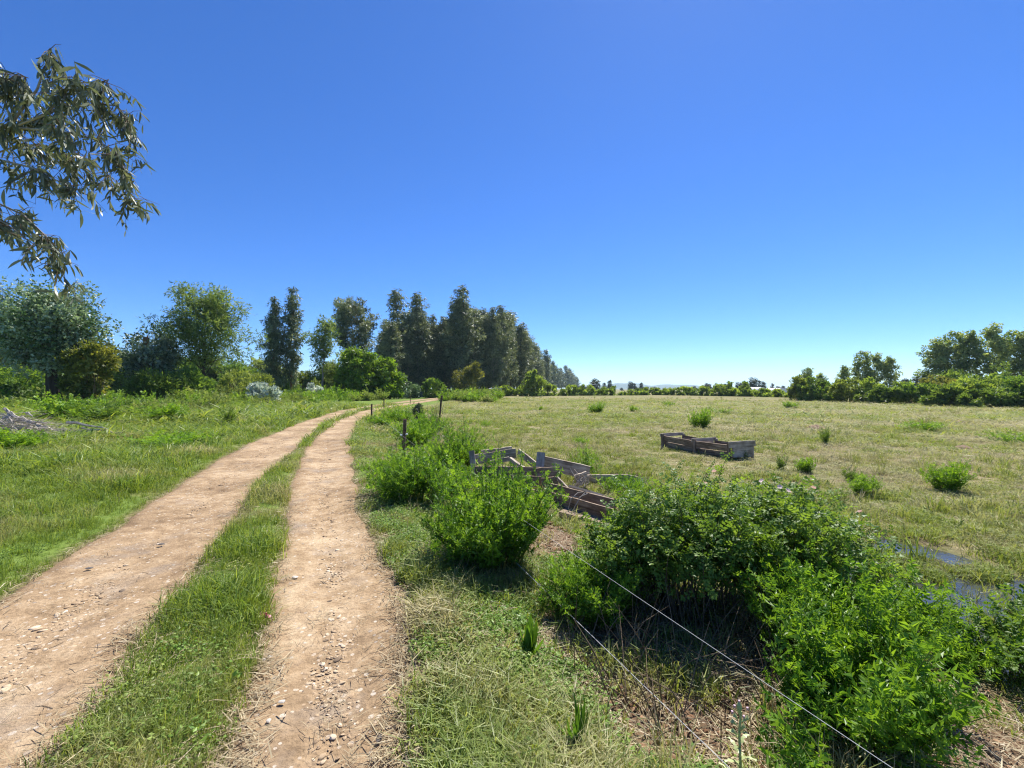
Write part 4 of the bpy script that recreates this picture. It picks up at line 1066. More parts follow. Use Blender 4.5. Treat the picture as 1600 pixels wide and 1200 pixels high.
# wild rose
def rose_parts(seed, blobs, n, size=.07, canes=60):
    r = np.random.default_rng(seed); sb, fb = MB(), MB()
    A = np.array(blobs, float); w = A[:, 3] * A[:, 4] * A[:, 5]; w /= w.sum()
    Ps, Ds = [], []
    per = max(4, n // canes)
    for i in range(canes):
        b = A[r.choice(len(A), p=w)]
        d = rdir(r, 1)[0]; d[2] = abs(d[2]) * .9 + .1
        e = b[:3] + d * b[3:6] * r.uniform(.75, 1.1)
        s0 = np.array([b[0] + r.normal(0, .18 * b[3]), b[1] + r.normal(0, .18 * b[4]), -.02])
        mid = (s0 + e) / 2 + np.array([0, 0, .28 * b[5]]) + r.normal(0, .05, 3)
        u = np.linspace(0, 1, 7)[:, None]
        path = (1 - u) ** 2 * s0 + 2 * u * (1 - u) * mid + u * u * e
        sb.tube(path, .006 * (1 - .7 * u[:, 0]), 4, .5, False)
        # side twigs carry the leaves
        for k in range(per):
            t = r.uniform(.3, 1) ** .7
            p = np.array([np.interp(t, u[:, 0], path[:, c]) for c in range(3)])
            off = rdir(r, 1)[0] * r.uniform(.02, .20) * b[3] * np.array([1, 1, .8])
            Ps.append(p + off); Ds.append(off / (np.linalg.norm(off) + 1e-6) + np.array([0, 0, .25]) + r.normal(0, .5, 3))
    P, D = np.array(Ps), np.array(Ds); k = P[:, 2] > .03; P, D = P[k], D[k]
    R = frames(D, np.array([0, 0, 1.0]) + rdir(r, len(P)) * .8); S = size * r.uniform(.65, 1.3, len(P))
    cl = fbm(P[:, 0] + P[:, 2], P[:, 1] + P[:, 2], .18, seed)
    tv, tf = frond_tpl(3, .26, .40); fb.inst(tv, tf, P, R, S, np.clip(cl + r.normal(0, .22, len(P)), 0, 1))
    return sb, fb
def flower(parent, p, s=.020):
    m = MB(); k = 5
    for i in range(k):
        a = i * 2 * math.pi / k; c, s_ = math.cos(a), math.sin(a)
        V = [(0, 0, 0), (-.5, .6, .12), (-.3, 1, .25), (.3, 1, .25), (.5, .6, .12)]
        m.add([(s * (c * x - s_ * y), s * (s_ * x + c * y) , s * z) for x, y, z in V], [(0, 4, 3), (0, 3, 2), (0, 2, 1)], .2 + .15 * i)
    o = m.build('flower', M['petal'], parent); o.location = p; o.rotation_euler = (.8, .1, p[0] * 7)
x, y = gx(1060, 3.25), 3.25
t = thing('rose_bush', 'big dense small-leaved wild rose bush in front of the wire with bare red shoots', 'bush', (x, y, tz(x, y)), 0)
sb, fb = rose_parts(301, [(0, 0, .60, .50, .45, .50), (-.30, .15, .42, .42, .4, .42), (.35, .1, .52, .45, .42, .45), (0, .35, .46, .5, .4, .46)], 7200, .075, 120)
sb.build('stem', M['twig'], t); fb.build('foliage', M['rose'], t)
for i in range(9):
    a = rng.uniform(-.6, .6); m = MB()
    p0 = np.array([rng.uniform(-.3, .5), rng.uniform(-.2, .3), .6]); p1 = p0 + np.array([rng.uniform(-.05, .22), rng.uniform(-.1, .1), rng.uniform(.35, .62)])
    u = np.linspace(0, 1, 5)[:, None]; path = p0 * (1 - u) + p1 * u + np.array([0.06, 0, 0]) * u * u
    m.tube(path, .006 * (1 - .7 * u[:, 0]), 4); so = m.build('shoot', M['twig'], t)
    q = MB(); n_ = 26; uu = rng.uniform(.25, 1, n_); P = np.stack([np.interp(uu, u[:, 0], path[:, c]) for c in range(3)], 1)
    D = rdir(rng, n_) + np.array([0, 0, .3]); tv, tf = frond_tpl(3, .26, .40)
    q.inst(tv, tf, P, frames(D, rdir(rng, n_) + np.array([0, 0, 1.])), rng.uniform(.035, .07, n_), rng.uniform(.3, 1, n_)); q.build('foliage', M['rose'], so)
x, y = gx(1240, 3.45), 3.45
t2 = thing('rose_bush', 'wild rose bush with pale pink flowers beside the ditch water', 'bush', (x, y, tz(x, y)), 0)
sb, fb = rose_parts(302, [(0, 0, .55, .48, .45, .48), (.38, -.05, .42, .40, .4, .42), (-.3, .3, .6, .42, .4, .45), (.1, .4, .55, .5, .4, .46)], 5600, .075, 110)
sb.build('stem', M['twig'], t2); fb.build('foliage', M['rose'], t2)
for p in [(-.20, .1, 1.06), (-.08, .05, 1.02), (.02, .1, .98), (-.5, .3, 1.1), (.45, -.1, .86), (.6, .1, .8), (-.62, .2, 1.02), (.3, .2, .98)]: flower(t2, p)
x, y = gx(1600, 2.75), 2.75
t3 = thing('rose_bush', 'sparse thorny rose shoots arching at the right edge', 'bush', (x, y, tz(x, y)), 0)
sb, fb = rose_parts(303, [(0, 0, .2, .35, .35, .24), (.5, .1, .22, .5, .4, .28)], 1100, .08, 40)
sb.build('stem', M['twig'], t3); fb.build('foliage', M['rose'], t3)
# dry stalks and old growth under the bushes
m = MB(); r_ = np.random.default_rng(55)
for i in range(520):
    x = r_.uniform(.35, 2.2); y = r_.uniform(2.1, 4.2)
    if (x - 1.2) ** 2 / 1.1 + (y - 3.0) ** 2 / 1.0 > 1: continue
    z = tz(x, y); a = r_.uniform(0, 6.28); e = r_.uniform(.0, 1.3); L = r_.uniform(.15, .55)
    d = np.array([math.cos(a) * math.cos(e), math.sin(a) * math.cos(e), math.sin(e)]) * L
    p = np.array([x, y, z + .01]); m.tube([p, p + d * .5 + [0, 0, .03], p + d], [.004, .003, .001], 3, .5, False)
tag(m.build('dry_stalks', M['twig']), 'dry brown stalks and dead twigs tangled under the rose bushes', 'dry stalks', kind='stuff')

# broad blade weed and thistle near the camera
def blade_plant(name, label, loc, n, L, wd, seed, mat='herb', cat='weed plant', up=1.0, c=(.3, .8)):
    r = np.random.default_rng(seed); t = thing(name, label, cat, loc)
    lm = []
    for q in range(4):
        m = MB(); k = 7; u = np.linspace(0, 1, k); w_ = wd * np.sin(np.pi * np.clip(u * .94 + .05, 0, 1)) ** .8
        bend = r.uniform(.1, .5)
        V = []
        for j in range(k): V += [(-w_[j] / 2, -bend * u[j] ** 2 * .6, u[j]), (0, -bend * u[j] ** 2 * .6 + .02, u[j]), (w_[j] / 2, -bend * u[j] ** 2 * .6, u[j])]
        m.add(V, [(j * 3 + a, j * 3 + a + 1, j * 3 + a + 4, j * 3 + a + 3) for j in range(k - 1) for a in (0, 1)], r.uniform(*c)); lm.append(m.mesh('leaf', M[mat]))
    for i in range(n):
        o = link('leaf', lm[i % 4], t); s = L * r.uniform(.6, 1.1); o.scale = (s, s, s)
        a = r.uniform(0, 6.28); o.rotation_euler = (-r.uniform(.05, .75) / up, 0, a); o.location = (math.sin(a) * .03 * r.random() - .0, -math.cos(a) * .03 * r.random(), -.01)
    return t
M['dock'] = leaf_mat('dock_leaf', (.055, .14, .018), (.12, .24, .03), tf=.42)
blade_plant('dock_plant', 'upright clump of broad bright green blades on the straw-strewn bank', wl(826, 2.63), 20, .24, .20, 1, 'dock')
blade_plant('grass_tussock', 'leafy grey-green tussock at the bottom edge near the lower wire', wl(905, 1.95), 26, .24, .09, 2, 'dock', 'grass')
x, y = gx(1155, 1.84), 1.84
t = thing('thistle', 'pale spiny thistle stem with purple-tipped buds at the bottom edge', 'thistle', (x, y, tz(x, y)))
m = MB(); m.tube([(0, 0, 0), (.005, 0, .12), (0, 0, .25), (.008, 0, .34)], [.007, .006, .005, .004], 6); m.build('stem', M['thistle'], t)
for (bx, bz) in ((.0, .355), (-.03, .31), (.035, .325), (-.02, .335), (.02, .29), (-.028, .27)):
    m = MB(); m.tube([(bx * .3, 0, bz - .03), (bx, 0, bz - .012), (bx, 0, bz), (bx, 0, bz + .014), (bx, 0, bz + .026)], [.002, .009, .0125, .010, .004], 7); b_ = m.build('bud', M['thistle'], t)
    m = MB(); m.tube([(bx, 0, bz + .022), (bx, 0, bz + .032)], [.004, .005], 6); m.build('bloom', M['thistle_flower'], b_)
for i in range(11):
    m = MB(); a = i * 2.4; z = .03 + .022 * i; L = .085 - .004 * i; c, s_ = math.cos(a), math.sin(a); V = []; 
    for j in range(6): u = j / 5; wz = (.016 if j % 2 else .006) * (1 - u * .6); V += [(c * L * u - s_ * wz, s_ * L * u + c * wz, z + .05 * u - .03 * u * u), (c * L * u + s_ * wz, s_ * L * u - c * wz, z + .05 * u - .03 * u * u)]
    m.add(V, [(2 * j, 2 * j + 1, 2 * j + 3, 2 * j + 2) for j in range(5)], .5); m.build('leaf', M['thistle'], t)

# dry dead shrubs by the meadow post
def dead_shrub(label, loc, seed, h, w, n, mat='twig'):
    r = np.random.default_rng(seed); m = MB(); t = thing('dead_shrub', label, 'shrub', loc)
    for i in range(n):
        a = r.uniform(0, 6.28); q = r.random(); e = np.array([math.cos(a) * w * q, math.sin(a) * w * q, h * r.uniform(.4, 1)])
        u = np.linspace(0, 1, 5)[:, None]; p = e * u + r.normal(0, .035, (5, 3)) * h; p[0] = (r.normal(0, .03), r.normal(0, .03), -.05)
        m.tube(p, .012 * h * (1 - .8 * u[:, 0]), 3, .5, False)
    o = m.build('stem', M[mat], t); o['kind'] = 'stuff'; return t
dead_shrub('dry dark stalks leaning round the dark leaning post', wl(680, 18.6), 61, 1.25, .45, 40)
dead_shrub('low tangle of bare grey twigs left of the rounded weed bush', wl(683, 14.5), 62, .6, .5, 60, 'deadwood')
make_bush('dark_shrub', 'small dark feathery shrub in the weeds left of the dark leaning post', 'shrub', wl(653, 20.0), M['pine'], M['bark'], seed=63, blobs=[(0, 0, .45, .38, .38, .5), (.1, 0, .8, .25, .25, .3)], n=900, lsize=.12, lw=.2)

# weeds and tufts standing out of the meadow
tk = []
M['meadow_weed'] = leaf_mat('meadow_weed_leaf', (.060, .130, .020), (.20, .31, .055), tf=.44, spec=.2)
for k in range(6):
    sb, fb, data = weed_parts(220 + k, nst=(42, 20, 30, 12, 36, 16)[k], h=(.62, .8, .45, .7, .55, .5)[k], rad=(.36, .30, .62, .5, .75, .35)[k], fr=(.15, .17, .15, .18, .13, .2)[k], nodes=(12, 10, 11, 8, 10, 9)[k], pairs=4, w=.16, start=.02, lean=((0, 0), (.15, 0), (-.1, .1), (.25, 0), (0, 0), (-.2, 0))[k]); finish_weed(fb, data)
    tk.append((sb.mesh('stem', M['stem']), fb.mesh('foliage', M['rue_far' if k % 2 == 0 else 'meadow_weed'])))
def tuft(px, base, s, k, label, sx=1.0):
    Y = 1.86 * F / (base - HY); x = gx(px, Y)
    t = thing('meadow_weed', label, 'weed plant', (x, Y, tz(x, Y)), rng.uniform(0, 6.28), 'green weed clumps dotted over the meadow'); t.scale = (s * sx, s * sx, s)
    k = 0 if s >= 1.5 else (k + int(px)) % 6; link('stem', tk[k][0], t); link('foliage', tk[k][1], t)
for a in [(932, 645, 1.5, 0, 'largest green weed clump in the middle distance of the meadow', 1.2), (1095, 668, 1.7, 1, 'tall green weed clump straight behind the feeding trough', .9),
          (1480, 764, .95, 2, 'bright bushy weed standing alone on the right side of the meadow', 1.0), (1350, 770, .62, 0, 'forked bright weed left of the lone bushy weed', 1.1),
          (1330, 748, .5, 1, 'small bright weed just behind the forked weed', .9), (1258, 736, .62, 2, 'spiky green tuft right of the feeding trough', 1.0), (1219, 733, .5, 0, 'small green tuft nearest the right end of the feeding trough', .9),
          (1290, 693, .8, 1, 'thin upright tuft beyond the spiky tuft', .8), (1440, 672, 1.1, 2, 'brownish green clump far out on the right of the meadow', 1.3), (990, 644, 1.0, 0, 'tuft right of the largest far clump', .9),
          (845, 642, .8, 1, 'small tuft at the far left of the meadow', .7), (758, 665, .7, 2, 'little green tuft just beyond the rounded weed bush', .7), (908, 692, .5, 0, 'pale green tuft behind the collapsed trough', 1.2), (1142, 712, .55, 2, 'weeds growing against the near end of the feeding trough', .8),
          (1235, 638, 1.2, 1, 'tuft against the foot of the far bushes', 1.5), (1580, 690, .9, 2, 'green tuft near the right edge of the meadow', 1.3), (1045, 634, 1.3, 1, 'small dark tuft left of the lower hedge', 1.0), (1130, 646, 1.0, 0, 'low tuft beyond the trough towards the far hedge', 1.2), (1310, 782, .45, 1, 'low green tuft near the ditch', 1.1), (1165, 715, .35, 0, 'tiny weed under the end board of the feeding trough', 1.0)]: tuft(*a)

def mound(px, base, w, h, label):
    Y = 1.86 * F / (base - HY); x = gx(px, Y); m = MB(); r = np.random.default_rng(int(px)); k = 14; V = []; f = []
    for j, q in enumerate((1.0, .8, .5, .22)):
        for i in range(k): a = i * 2 * math.pi / k; V.append((math.cos(a) * w * q * r.uniform(.88, 1.1), math.sin(a) * w * q * r.uniform(.88, 1.1), h * (1 - q * q) * r.uniform(.85, 1.1) - .02))
    V.append((0, 0, h))
    f = [(j * k + i, j * k + (i + 1) % k, (j + 1) * k + (i + 1) % k, (j + 1) * k + i) for j in range(3) for i in range(k)] + [(3 * k + i, 3 * k + (i + 1) % k, 4 * k) for i in range(k)]
    m.add(V, f); o = m.build('earth_mound', M['mound'], None, True); o.location = (x, Y, tz(x, Y)); tag(o, label, 'mound', 'earth mounds in the meadow')
M['mound'] = bark_mat('mound_soil', (.14, .09, .055), (.30, .215, .14), 9, 1)
mound(1505, 698, .28, .12, 'low brown molehill on the right side of the meadow')
mound(1275, 668, .45, .18, 'small dark molehill far out in the meadow right of the feeding trough')
mound(1500, 660, .4, .16, 'small brown molehill near the far bushes on the right')
mound(690, 703, .42, .22, 'straw-coloured hummock beside the nearest fence post')
dead_shrub('dead upright weed stalks in the far right of the meadow', wl(1447, 21.5), 65, .75, .6, 26)
dead_shrub('thin dead stalks left of the far-right dead weed', wl(1290, 16.0), 66, .5, .35, 14)
# weeds at the foot of the trees on the left
for a in [(360, 668, 1.25, 1, 'isolated round green weed clump on the left lawn', .8), (262, 664, 1.6, 0, 'broad bright weed clump at the lawn edge below the dark shrub', 1.5), (268, 700, 1.0, 2, 'low lush weed patch in the middle of the left lawn', 2.0),
          (100, 662, 1.5, 2, 'yellow-green weed clump behind the brush pile', 1.7), (165, 668, 1.5, 1, 'fresh weed clump right of the brush pile', 1.9), (15, 712, 1.1, 0, 'dark green leafy clump at the left edge in front of the brush pile', 1.5), (225, 650, 1.6, 1, 'tall weeds in front of the dark shrub', 1.6)]:
    px, base, s, k, lab, sx = a
    Y = 1.6 * F / (base - HY); x = gx(px, Y)
    t = thing('lawn_weed', lab, 'weed plant', (x, Y, tz(x, Y)), rng.uniform(0, 6.28), 'leafy weeds along the left lawn'); t.scale = (s * sx, s * sx, s)
    link('stem', tk[k][0], t); link('foliage', tk[k][1], t)

# ------------------------------------------------------------------ scattered stuff: grass, straw, gravel
lib = {}
def source(name, meshes):
    col = bpy.data.collections.new(name)
    for i, me in enumerate(meshes):
        o = bpy.data.objects.new('%s_%02d' % (name, i), me); col.objects.link(o)
    lib[name] = (col, len(meshes)); return col
def scatter(name, src, P, rz, tilt, S, dry, label, cat):
    """one object: points that carry copies of small source meshes"""
    n = len(P); col, k = lib[src]
    me = bpy.data.meshes.new(name); me.vertices.add(n); me.vertices.foreach_set('co', np.asarray(P, np.float32).ravel())
    rot = np.stack([tilt * np.cos(rz * 3.1), tilt * np.sin(rz * 3.1), rz], 1).astype(np.float32)
    S = np.asarray(S, np.float32); S = S[:, None].repeat(3, 1) if S.ndim == 1 else S
    for nm, ty, val in (('rot', 'FLOAT_VECTOR', rot), ('scl', 'FLOAT_VECTOR', S)):
        a = me.attributes.new(nm, ty, 'POINT'); a.data.foreach_set('vector', np.ascontiguousarray(val).ravel())
    a = me.attributes.new('dry', 'FLOAT', 'POINT'); a.data.foreach_set('value', np.asarray(dry, np.float32))
    a = me.attributes.new('idx', 'INT', 'POINT'); a.data.foreach_set('value', rng.integers(0, k, n).astype(np.int32))
    o = link(name, me)
    ng = bpy.data.node_groups.new(name, 'GeometryNodeTree')
    ng.interface.new_socket('Geometry', in_out='INPUT', socket_type='NodeSocketGeometry'); ng.interface.new_socket('Geometry', in_out='OUTPUT', socket_type='NodeSocketGeometry')
    gi = ng.nodes.new('NodeGroupInput'); go = ng.nodes.new('NodeGroupOutput')
    ci = ng.nodes.new('GeometryNodeCollectionInfo'); ci.inputs['Collection'].default_value = col; ci.inputs['Separate Children'].default_value = True; ci.inputs['Reset Children'].default_value = True
    ip = ng.nodes.new('GeometryNodeInstanceOnPoints'); ip.inputs['Pick Instance'].default_value = True
    def na(nm, ty):
        q = ng.nodes.new('GeometryNodeInputNamedAttribute'); q.data_type = ty; q.inputs['Name'].default_value = nm
        return [s for s in q.outputs if s.enabled and s.name == 'Attribute'][0]
    ng.links.new(gi.outputs[0], ip.inputs['Points']); ng.links.new(ci.outputs[0], ip.inputs['Instance'])
    ng.links.new(na('idx', 'INT'), ip.inputs['Instance Index']); ng.links.new(na('rot', 'FLOAT_VECTOR'), ip.inputs['Rotation']); ng.links.new(na('scl', 'FLOAT_VECTOR'), ip.inputs['Scale'])
    ng.links.new(ip.outputs[0], go.inputs[0])
    md = o.modifiers.new('scatter', 'NODES'); md.node_group = ng
    return tag(o, label, cat, kind='stuff')

def clump(seed, n, h, spread, wd, lean, hv=.4):
    r = np.random.default_rng(seed); m = MB()
    for i in range(n):
        a = r.uniform(0, 6.28); q = math.sqrt(r.random()) * spread; b = np.array([math.cos(a) * q, math.sin(a) * q, -.01])
        H = h * (1 + hv * r.normal()); H = max(h * .3, H); f = r.uniform(0, 6.28) ; L = H * abs(r.normal(lean, .25)); d = np.array([math.cos(f), math.sin(f), 0])
        sx = np.array([-math.sin(f), math.cos(f), 0]); sx = sx * math.cos(.8) + d * math.sin(.8) * r.choice([-1, 1]); w_ = wd * r.uniform(.6, 1.3)
        mid = b + d * L * .3 + np.array([0, 0, H * .62]); tip = b + d * L + np.array([0, 0, H * (1 - .25 * min(1, L / H))])
        m.add([b - sx * w_ * .5, b + sx * w_ * .5, mid - sx * w_ * .42, mid + sx * w_ * .42, tip], [(0, 1, 3, 2), (2, 3, 4)], np.clip(r.normal(.5, .25), 0, 1))
    return m
def flat_straw(seed, n, spread, L, wd):
    r = np.random.default_rng(seed); m = MB()
    for i in range(n):
        a, f = r.uniform(0, 6.28, 2); q = math.sqrt(r.random()) * spread; b = np.array([math.cos(a) * q, math.sin(a) * q, r.uniform(.002, .018)])
        l = L * r.uniform(.4, 1.2); e = b + np.array([math.cos(f) * l, math.sin(f) * l, r.normal(0, .12) * l]); mid = (b + e) / 2 + np.array([0, 0, r.uniform(0, .12) * l])
        sx = np.array([-math.sin(f), math.cos(f), r.normal(0, .4)]) * wd * r.uniform(.5, 1.2) * .5
        m.add([b - sx, b + sx, mid - sx, mid + sx, e], [(0, 1, 3, 2), (2, 3, 4)], r.random())
    return m
def herb(seed, n, spread, h, s):
    r = np.random.default_rng(seed); m = MB(); tv, tf = leaf_tpl(1, .62, .08)
    a = r.uniform(0, 6.28, n); q = np.sqrt(r.random(n)) * spread; P = np.stack([np.cos(a) * q, np.sin(a) * q, r.uniform(.2, 1, n) * h], 1)
    D = rdir(r, n); D[:, 2] = np.abs(D[:, 2]) * .5 - .05
    R = frames(D, np.array([0, 0, 1.0]) + rdir(r, n) * .5); R[:, :, 0] *= -1; R[:, :, 2] *= -1
    m.inst(tv, tf, P, R, s * r.uniform(.6, 1.3, n), r.random(n)); return m
source('grass_clump', [clump(400 + i, 15, .11, .055, .0055, .5).mesh('grass_clump', M['grass']) for i in range(5)])
source('verge_clump', [clump(410 + i, 14, .095, .06, .0068, .7).mesh('verge_clump', M['verge']) for i in range(5)])
source('field_clump', [clump(420 + i, 15, .055, .07, .0055, 1.0).mesh('field_clump', M['field']) for i in range(5)])
source('tall_clump', [clump(430 + i, 22, .24, .045, .006, .45, .3).mesh('tall_clump', M['verge']) for i in range(3)])
source('straw_clump', [flat_straw(440 + i, 10, .10, .13, .0045).mesh('straw_clump', M['straw']) for i in range(4)])
source('herb_clump', [herb(450 + i, 30, .07, .06, .017).mesh('herb_clump', M['herb']) for i in range(4)])
source('weed_clump', [clump(455, 3, .1, .05, .01, .3).mesh('weed_clump', M['rue_far'])])
def pebble(seed):
    r = np.random.default_rng(seed); m = MB(); V = []; k = 7
    for z, q in ((-.25, .75), (.18, .95), (.48, .55)):
        for i in range(k): a = i * 2 * math.pi / k; V.append((math.cos(a) * q * r.uniform(.8, 1.15), math.sin(a) * q * r.uniform(.8, 1.15), z * r.uniform(.85, 1.15)))
    V.append((0, 0, .62)); V = np.array(V) * .5 * np.array([1.0, r.uniform(.6, .9), .75])
    f4 = [(j * k + i, j * k + (i + 1) % k, (j + 1) * k + (i + 1) % k, (j + 1) * k + i) for j in (0, 1) for i in range(k)]; f3 = [(2 * k + i, 2 * k + (i + 1) % k, 3 * k) for i in range(k)]
    m.add(V, f4 + f3, r.random()); return m
def pebble_mat():
    m, nt, nd, lk = new_mat('pebble')
    oi = nd.new('ShaderNodeObjectInfo'); r = ramp(nt, [(0, (.17, .13, .095)), (.2, (.34, .24, .15)), (.6, (.45, .335, .215)), (.88, (.54, .43, .30)), (1, (.64, .56, .45))]); lk.new(oi.outputs['Random'], r.inputs[0])
    tc = nd.new('ShaderNodeTexCoord'); f = noise(nt, tc.outputs['Object'], 3, 4)
    g = ramp(nt, [(.3, (.75, .75, .75)), (.7, (1.15, 1.15, 1.15))]); lk.new(f, g.inputs[0])
    p = N(nt, 'ShaderNodeBsdfPrincipled', Roughness=1.0); p.inputs['Specular IOR Level'].default_value = .05; lk.new(mixc(nt, 1, r.outputs[0], g.outputs[0], 'MULTIPLY'), p.inputs['Base Color'])
    o = nd.new('ShaderNodeOutputMaterial'); lk.new(p.outputs[0], o.inputs[0]); return m
M['pebble'] = pebble_mat()
source('pebble', [pebble(460 + i).mesh('pebble', M['pebble'], True) for i in range(5)])
source('litter_twig', [flat_straw(470 + i, 2, .05, .10, .005).mesh('litter_twig', M['twig']) for i in range(3)])

def fan(n, r0, r1, seed, half=1.12):
    """points thrown round the standing place, thinner with distance"""
    r = np.random.default_rng(seed); d = np.exp(r.uniform(math.log(r0), math.log(r1), n)); a = r.uniform(-half, half, n)
    return d * np.sin(a), d * np.cos(a), d, r
def keep(mask, *arr): return [a[mask] for a in arr]

# lawn left of the track and the strip between the ruts
x, y, d, r = fan(190000, 1.3, 46, 500)
rut = in_rut(x, y); left = ex(L_L, y) - x; mid = (x > ex(L_R, y)) & (x < ex(R_L, y)); zone = (left > 0) | mid
pr = np.where(mid, .75, 1.0) * np.where(rut > -.05, .30 * (rut < .05), 1) * (1 - .8 * bare(x, y)); pr = pr * np.clip(fbm(x, y, .5, 61) * 1.9 - .15, .15, 1) * np.minimum(1, (d / 3.2) ** 1.1 + .25)
k = zone & (r.random(len(x)) < pr) & (y > .9); x, y, d, mid, left = keep(k, x, y, d, mid, left)
dry = np.clip((fbm(x, y, 1.1, 63) - .60) * 2.6 + np.where(mid, .14 + .55 * sstep(4.2, 2.0, y) * (fbm(x, y, .5, 64) + .3), 0) + r.normal(0, .16, len(x)), 0, .95)
lush = fbm(x, y, 1.8, 66)
S = r.uniform(.5, 1.5, len(x)) * (.30 + 1.7 * lush * fbm(x, y, .6, 67) * 1.5) * np.where(mid, .72, 1.0) * (1 + sstep(6, 34, d) * 1.4); wide = 1 + sstep(5, 30, d) * 3.0
edge = np.where(mid, 1, np.clip(left / .5, .45, 1)); S = S * edge
scatter('grass', 'grass_clump', np.stack([x, y, terrain(x, y)], 1), r.uniform(0, 6.28, len(x)), r.normal(0, .12, len(x)), np.stack([S * wide, S * wide, S * 1.0], 1), dry, 'fresh green grass of the left lawn and the strip between the ruts', 'grass')
N_G = len(x)
# right verge
x, y, d, r = fan(110000, 1.2, 40, 501)
s = x - ex(R_R, y); fx = x - fence_x(np.clip(y, -4, 60)); rut = in_rut(x, y)
pr = sstep(-.12, .25, s) * sstep(1.9, .9, fx) * np.where(rut > -.03, .2 * (rut < .05), 1) * (1 - .8 * bare(x, y)) * np.clip(fbm(x, y, .40, 71) * 3.6 - 1.35, .04, 1) * np.minimum(1, (d / 3.0) ** 1.1 + .3)
k = (r.random(len(x)) < pr) & (y > .9); x, y, d = keep(k, x, y, d)
dry = np.clip((fbm(x, y, .6, 73) - .52) * 3.0 + .34 * sstep(.2, 1.0, x - fence_x(y)) * (y < 6) + r.normal(0, .18, len(x)), 0, 1)
S = r.uniform(.6, 1.35, len(x)) * (.5 + .85 * fbm(x, y, 1.3, 76)) * (1 + sstep(6, 30, d) * 1.4); wide = 1 + sstep(5, 25, d) * 2.4
scatter('verge_grass', 'verge_clump', np.stack([x, y, terrain(x, y)], 1), r.uniform(0, 6.28, len(x)), r.normal(0, .15, len(x)), np.stack([S * wide, S * wide, S], 1), dry, 'rough green grass on the verge between track and fence', 'grass')
N_V = len(x)
# longer tufts on the verge and around the water
x, y, d, r = fan(9000, 1.4, 30, 502)
fx = x - fence_x(np.clip(y, -4, 60)); s = x - ex(R_R, y); dw = np.abs(x - ditch_x(y))
pr = (.22 * (s > .15) * (fx < .3) * (fbm(x, y, .6, 81) > .58) + .8 * (dw < 1.6) * (y < 11) * (fbm(x, y, .55, 82) > .55) + .05 * (ex(L_L, y) - x > .4)) * (1 - bare(x, y))
k = (r.random(len(x)) < pr) & (y > 1.2); x, y, d = keep(k, x, y, d)
S = r.uniform(.45, 1.15, len(x)) * (1 + sstep(6, 25, d) * .6)
scatter('tall_grass', 'tall_clump', np.stack([x, y, terrain(x, y)], 1), r.uniform(0, 6.28, len(x)), r.normal(0, .1, len(x)), S, np.clip(r.normal(.12, .2, len(x)), 0, 1), 'longer grass tufts on the verge and along the ditch', 'grass')
# pale seed stalks above the grass
source('seed_stalk', [clump(436 + i, 4, .34, .08, .004, .3, .25).mesh('seed_stalk', M['straw']) for i in range(3)])
x, y, d, r = fan(12000, 1.6, 40, 512); s = x - ex(R_R, y); fx = x - fence_x(np.clip(y, -4, 60)); left = ex(L_L, y) - x
k = ((left > .3) | ((s > .2) & (fx < .6))) & (r.random(len(x)) < .5 * np.clip(fbm(x, y, 1.0, 151) * 3.4 - 1.5, 0, 1)); x, y, d = keep(k, x, y, d)
scatter('seed_stalks', 'seed_stalk', np.stack([x, y, terrain(x, y)], 1), r.uniform(0, 6.28, len(x)), r.normal(0, .15, len(x)), r.uniform(.5, 1.1, len(x)) * (1 + sstep(5, 25, d) * .6), 0 * x, 'pale dry seed stalks standing above the green grass', 'grass')
# meadow
x, y, d, r = fan(170000, 2.2, 75, 503)
fx = x - fence_x(np.clip(y, -4, 60)); wet = ditch_w(x, y)
pr = sstep(.3, 1.6, fx) * (1 - .97 * sstep(.30, .6, wet) * (1 - isle(x, y))) * np.clip(fbm(x, y, .6, 91) * 2 - .25, .1, 1) * np.minimum(1, (d / 6) ** 1.0 + .25) * (1 - bare(x, y))
k = (r.random(len(x)) < pr); x, y, d = keep(k, x, y, d)
dry = np.clip((fbm(x, y, 2.4, 93) - .40) * 2.2 + (fbm(x, y, .5, 94) - .5) * 1.5 + r.normal(0, .22, len(x)) - .5 * ditch_w(x, y) + .10 - .34 * sstep(12, 4, d) + .12 * sstep(0, 20, x), 0, 1)
S = r.uniform(.5, 1.5, len(x)) * (.35 + 1.5 * fbm(x, y, .55, 96) ** 1.5 * 1.4) * (1 + sstep(7, 45, d) * .9); wide = 1 + sstep(6, 40, d) * 2.6
scatter('meadow_grass', 'field_clump', np.stack([x, y, terrain(x, y)], 1), r.uniform(0, 6.28, len(x)), r.normal(0, .12, len(x)), np.stack([S * wide, S * wide, S], 1), dry, 'short grazed grass of the meadow, olive and straw coloured', 'grass')
N_F = len(x)
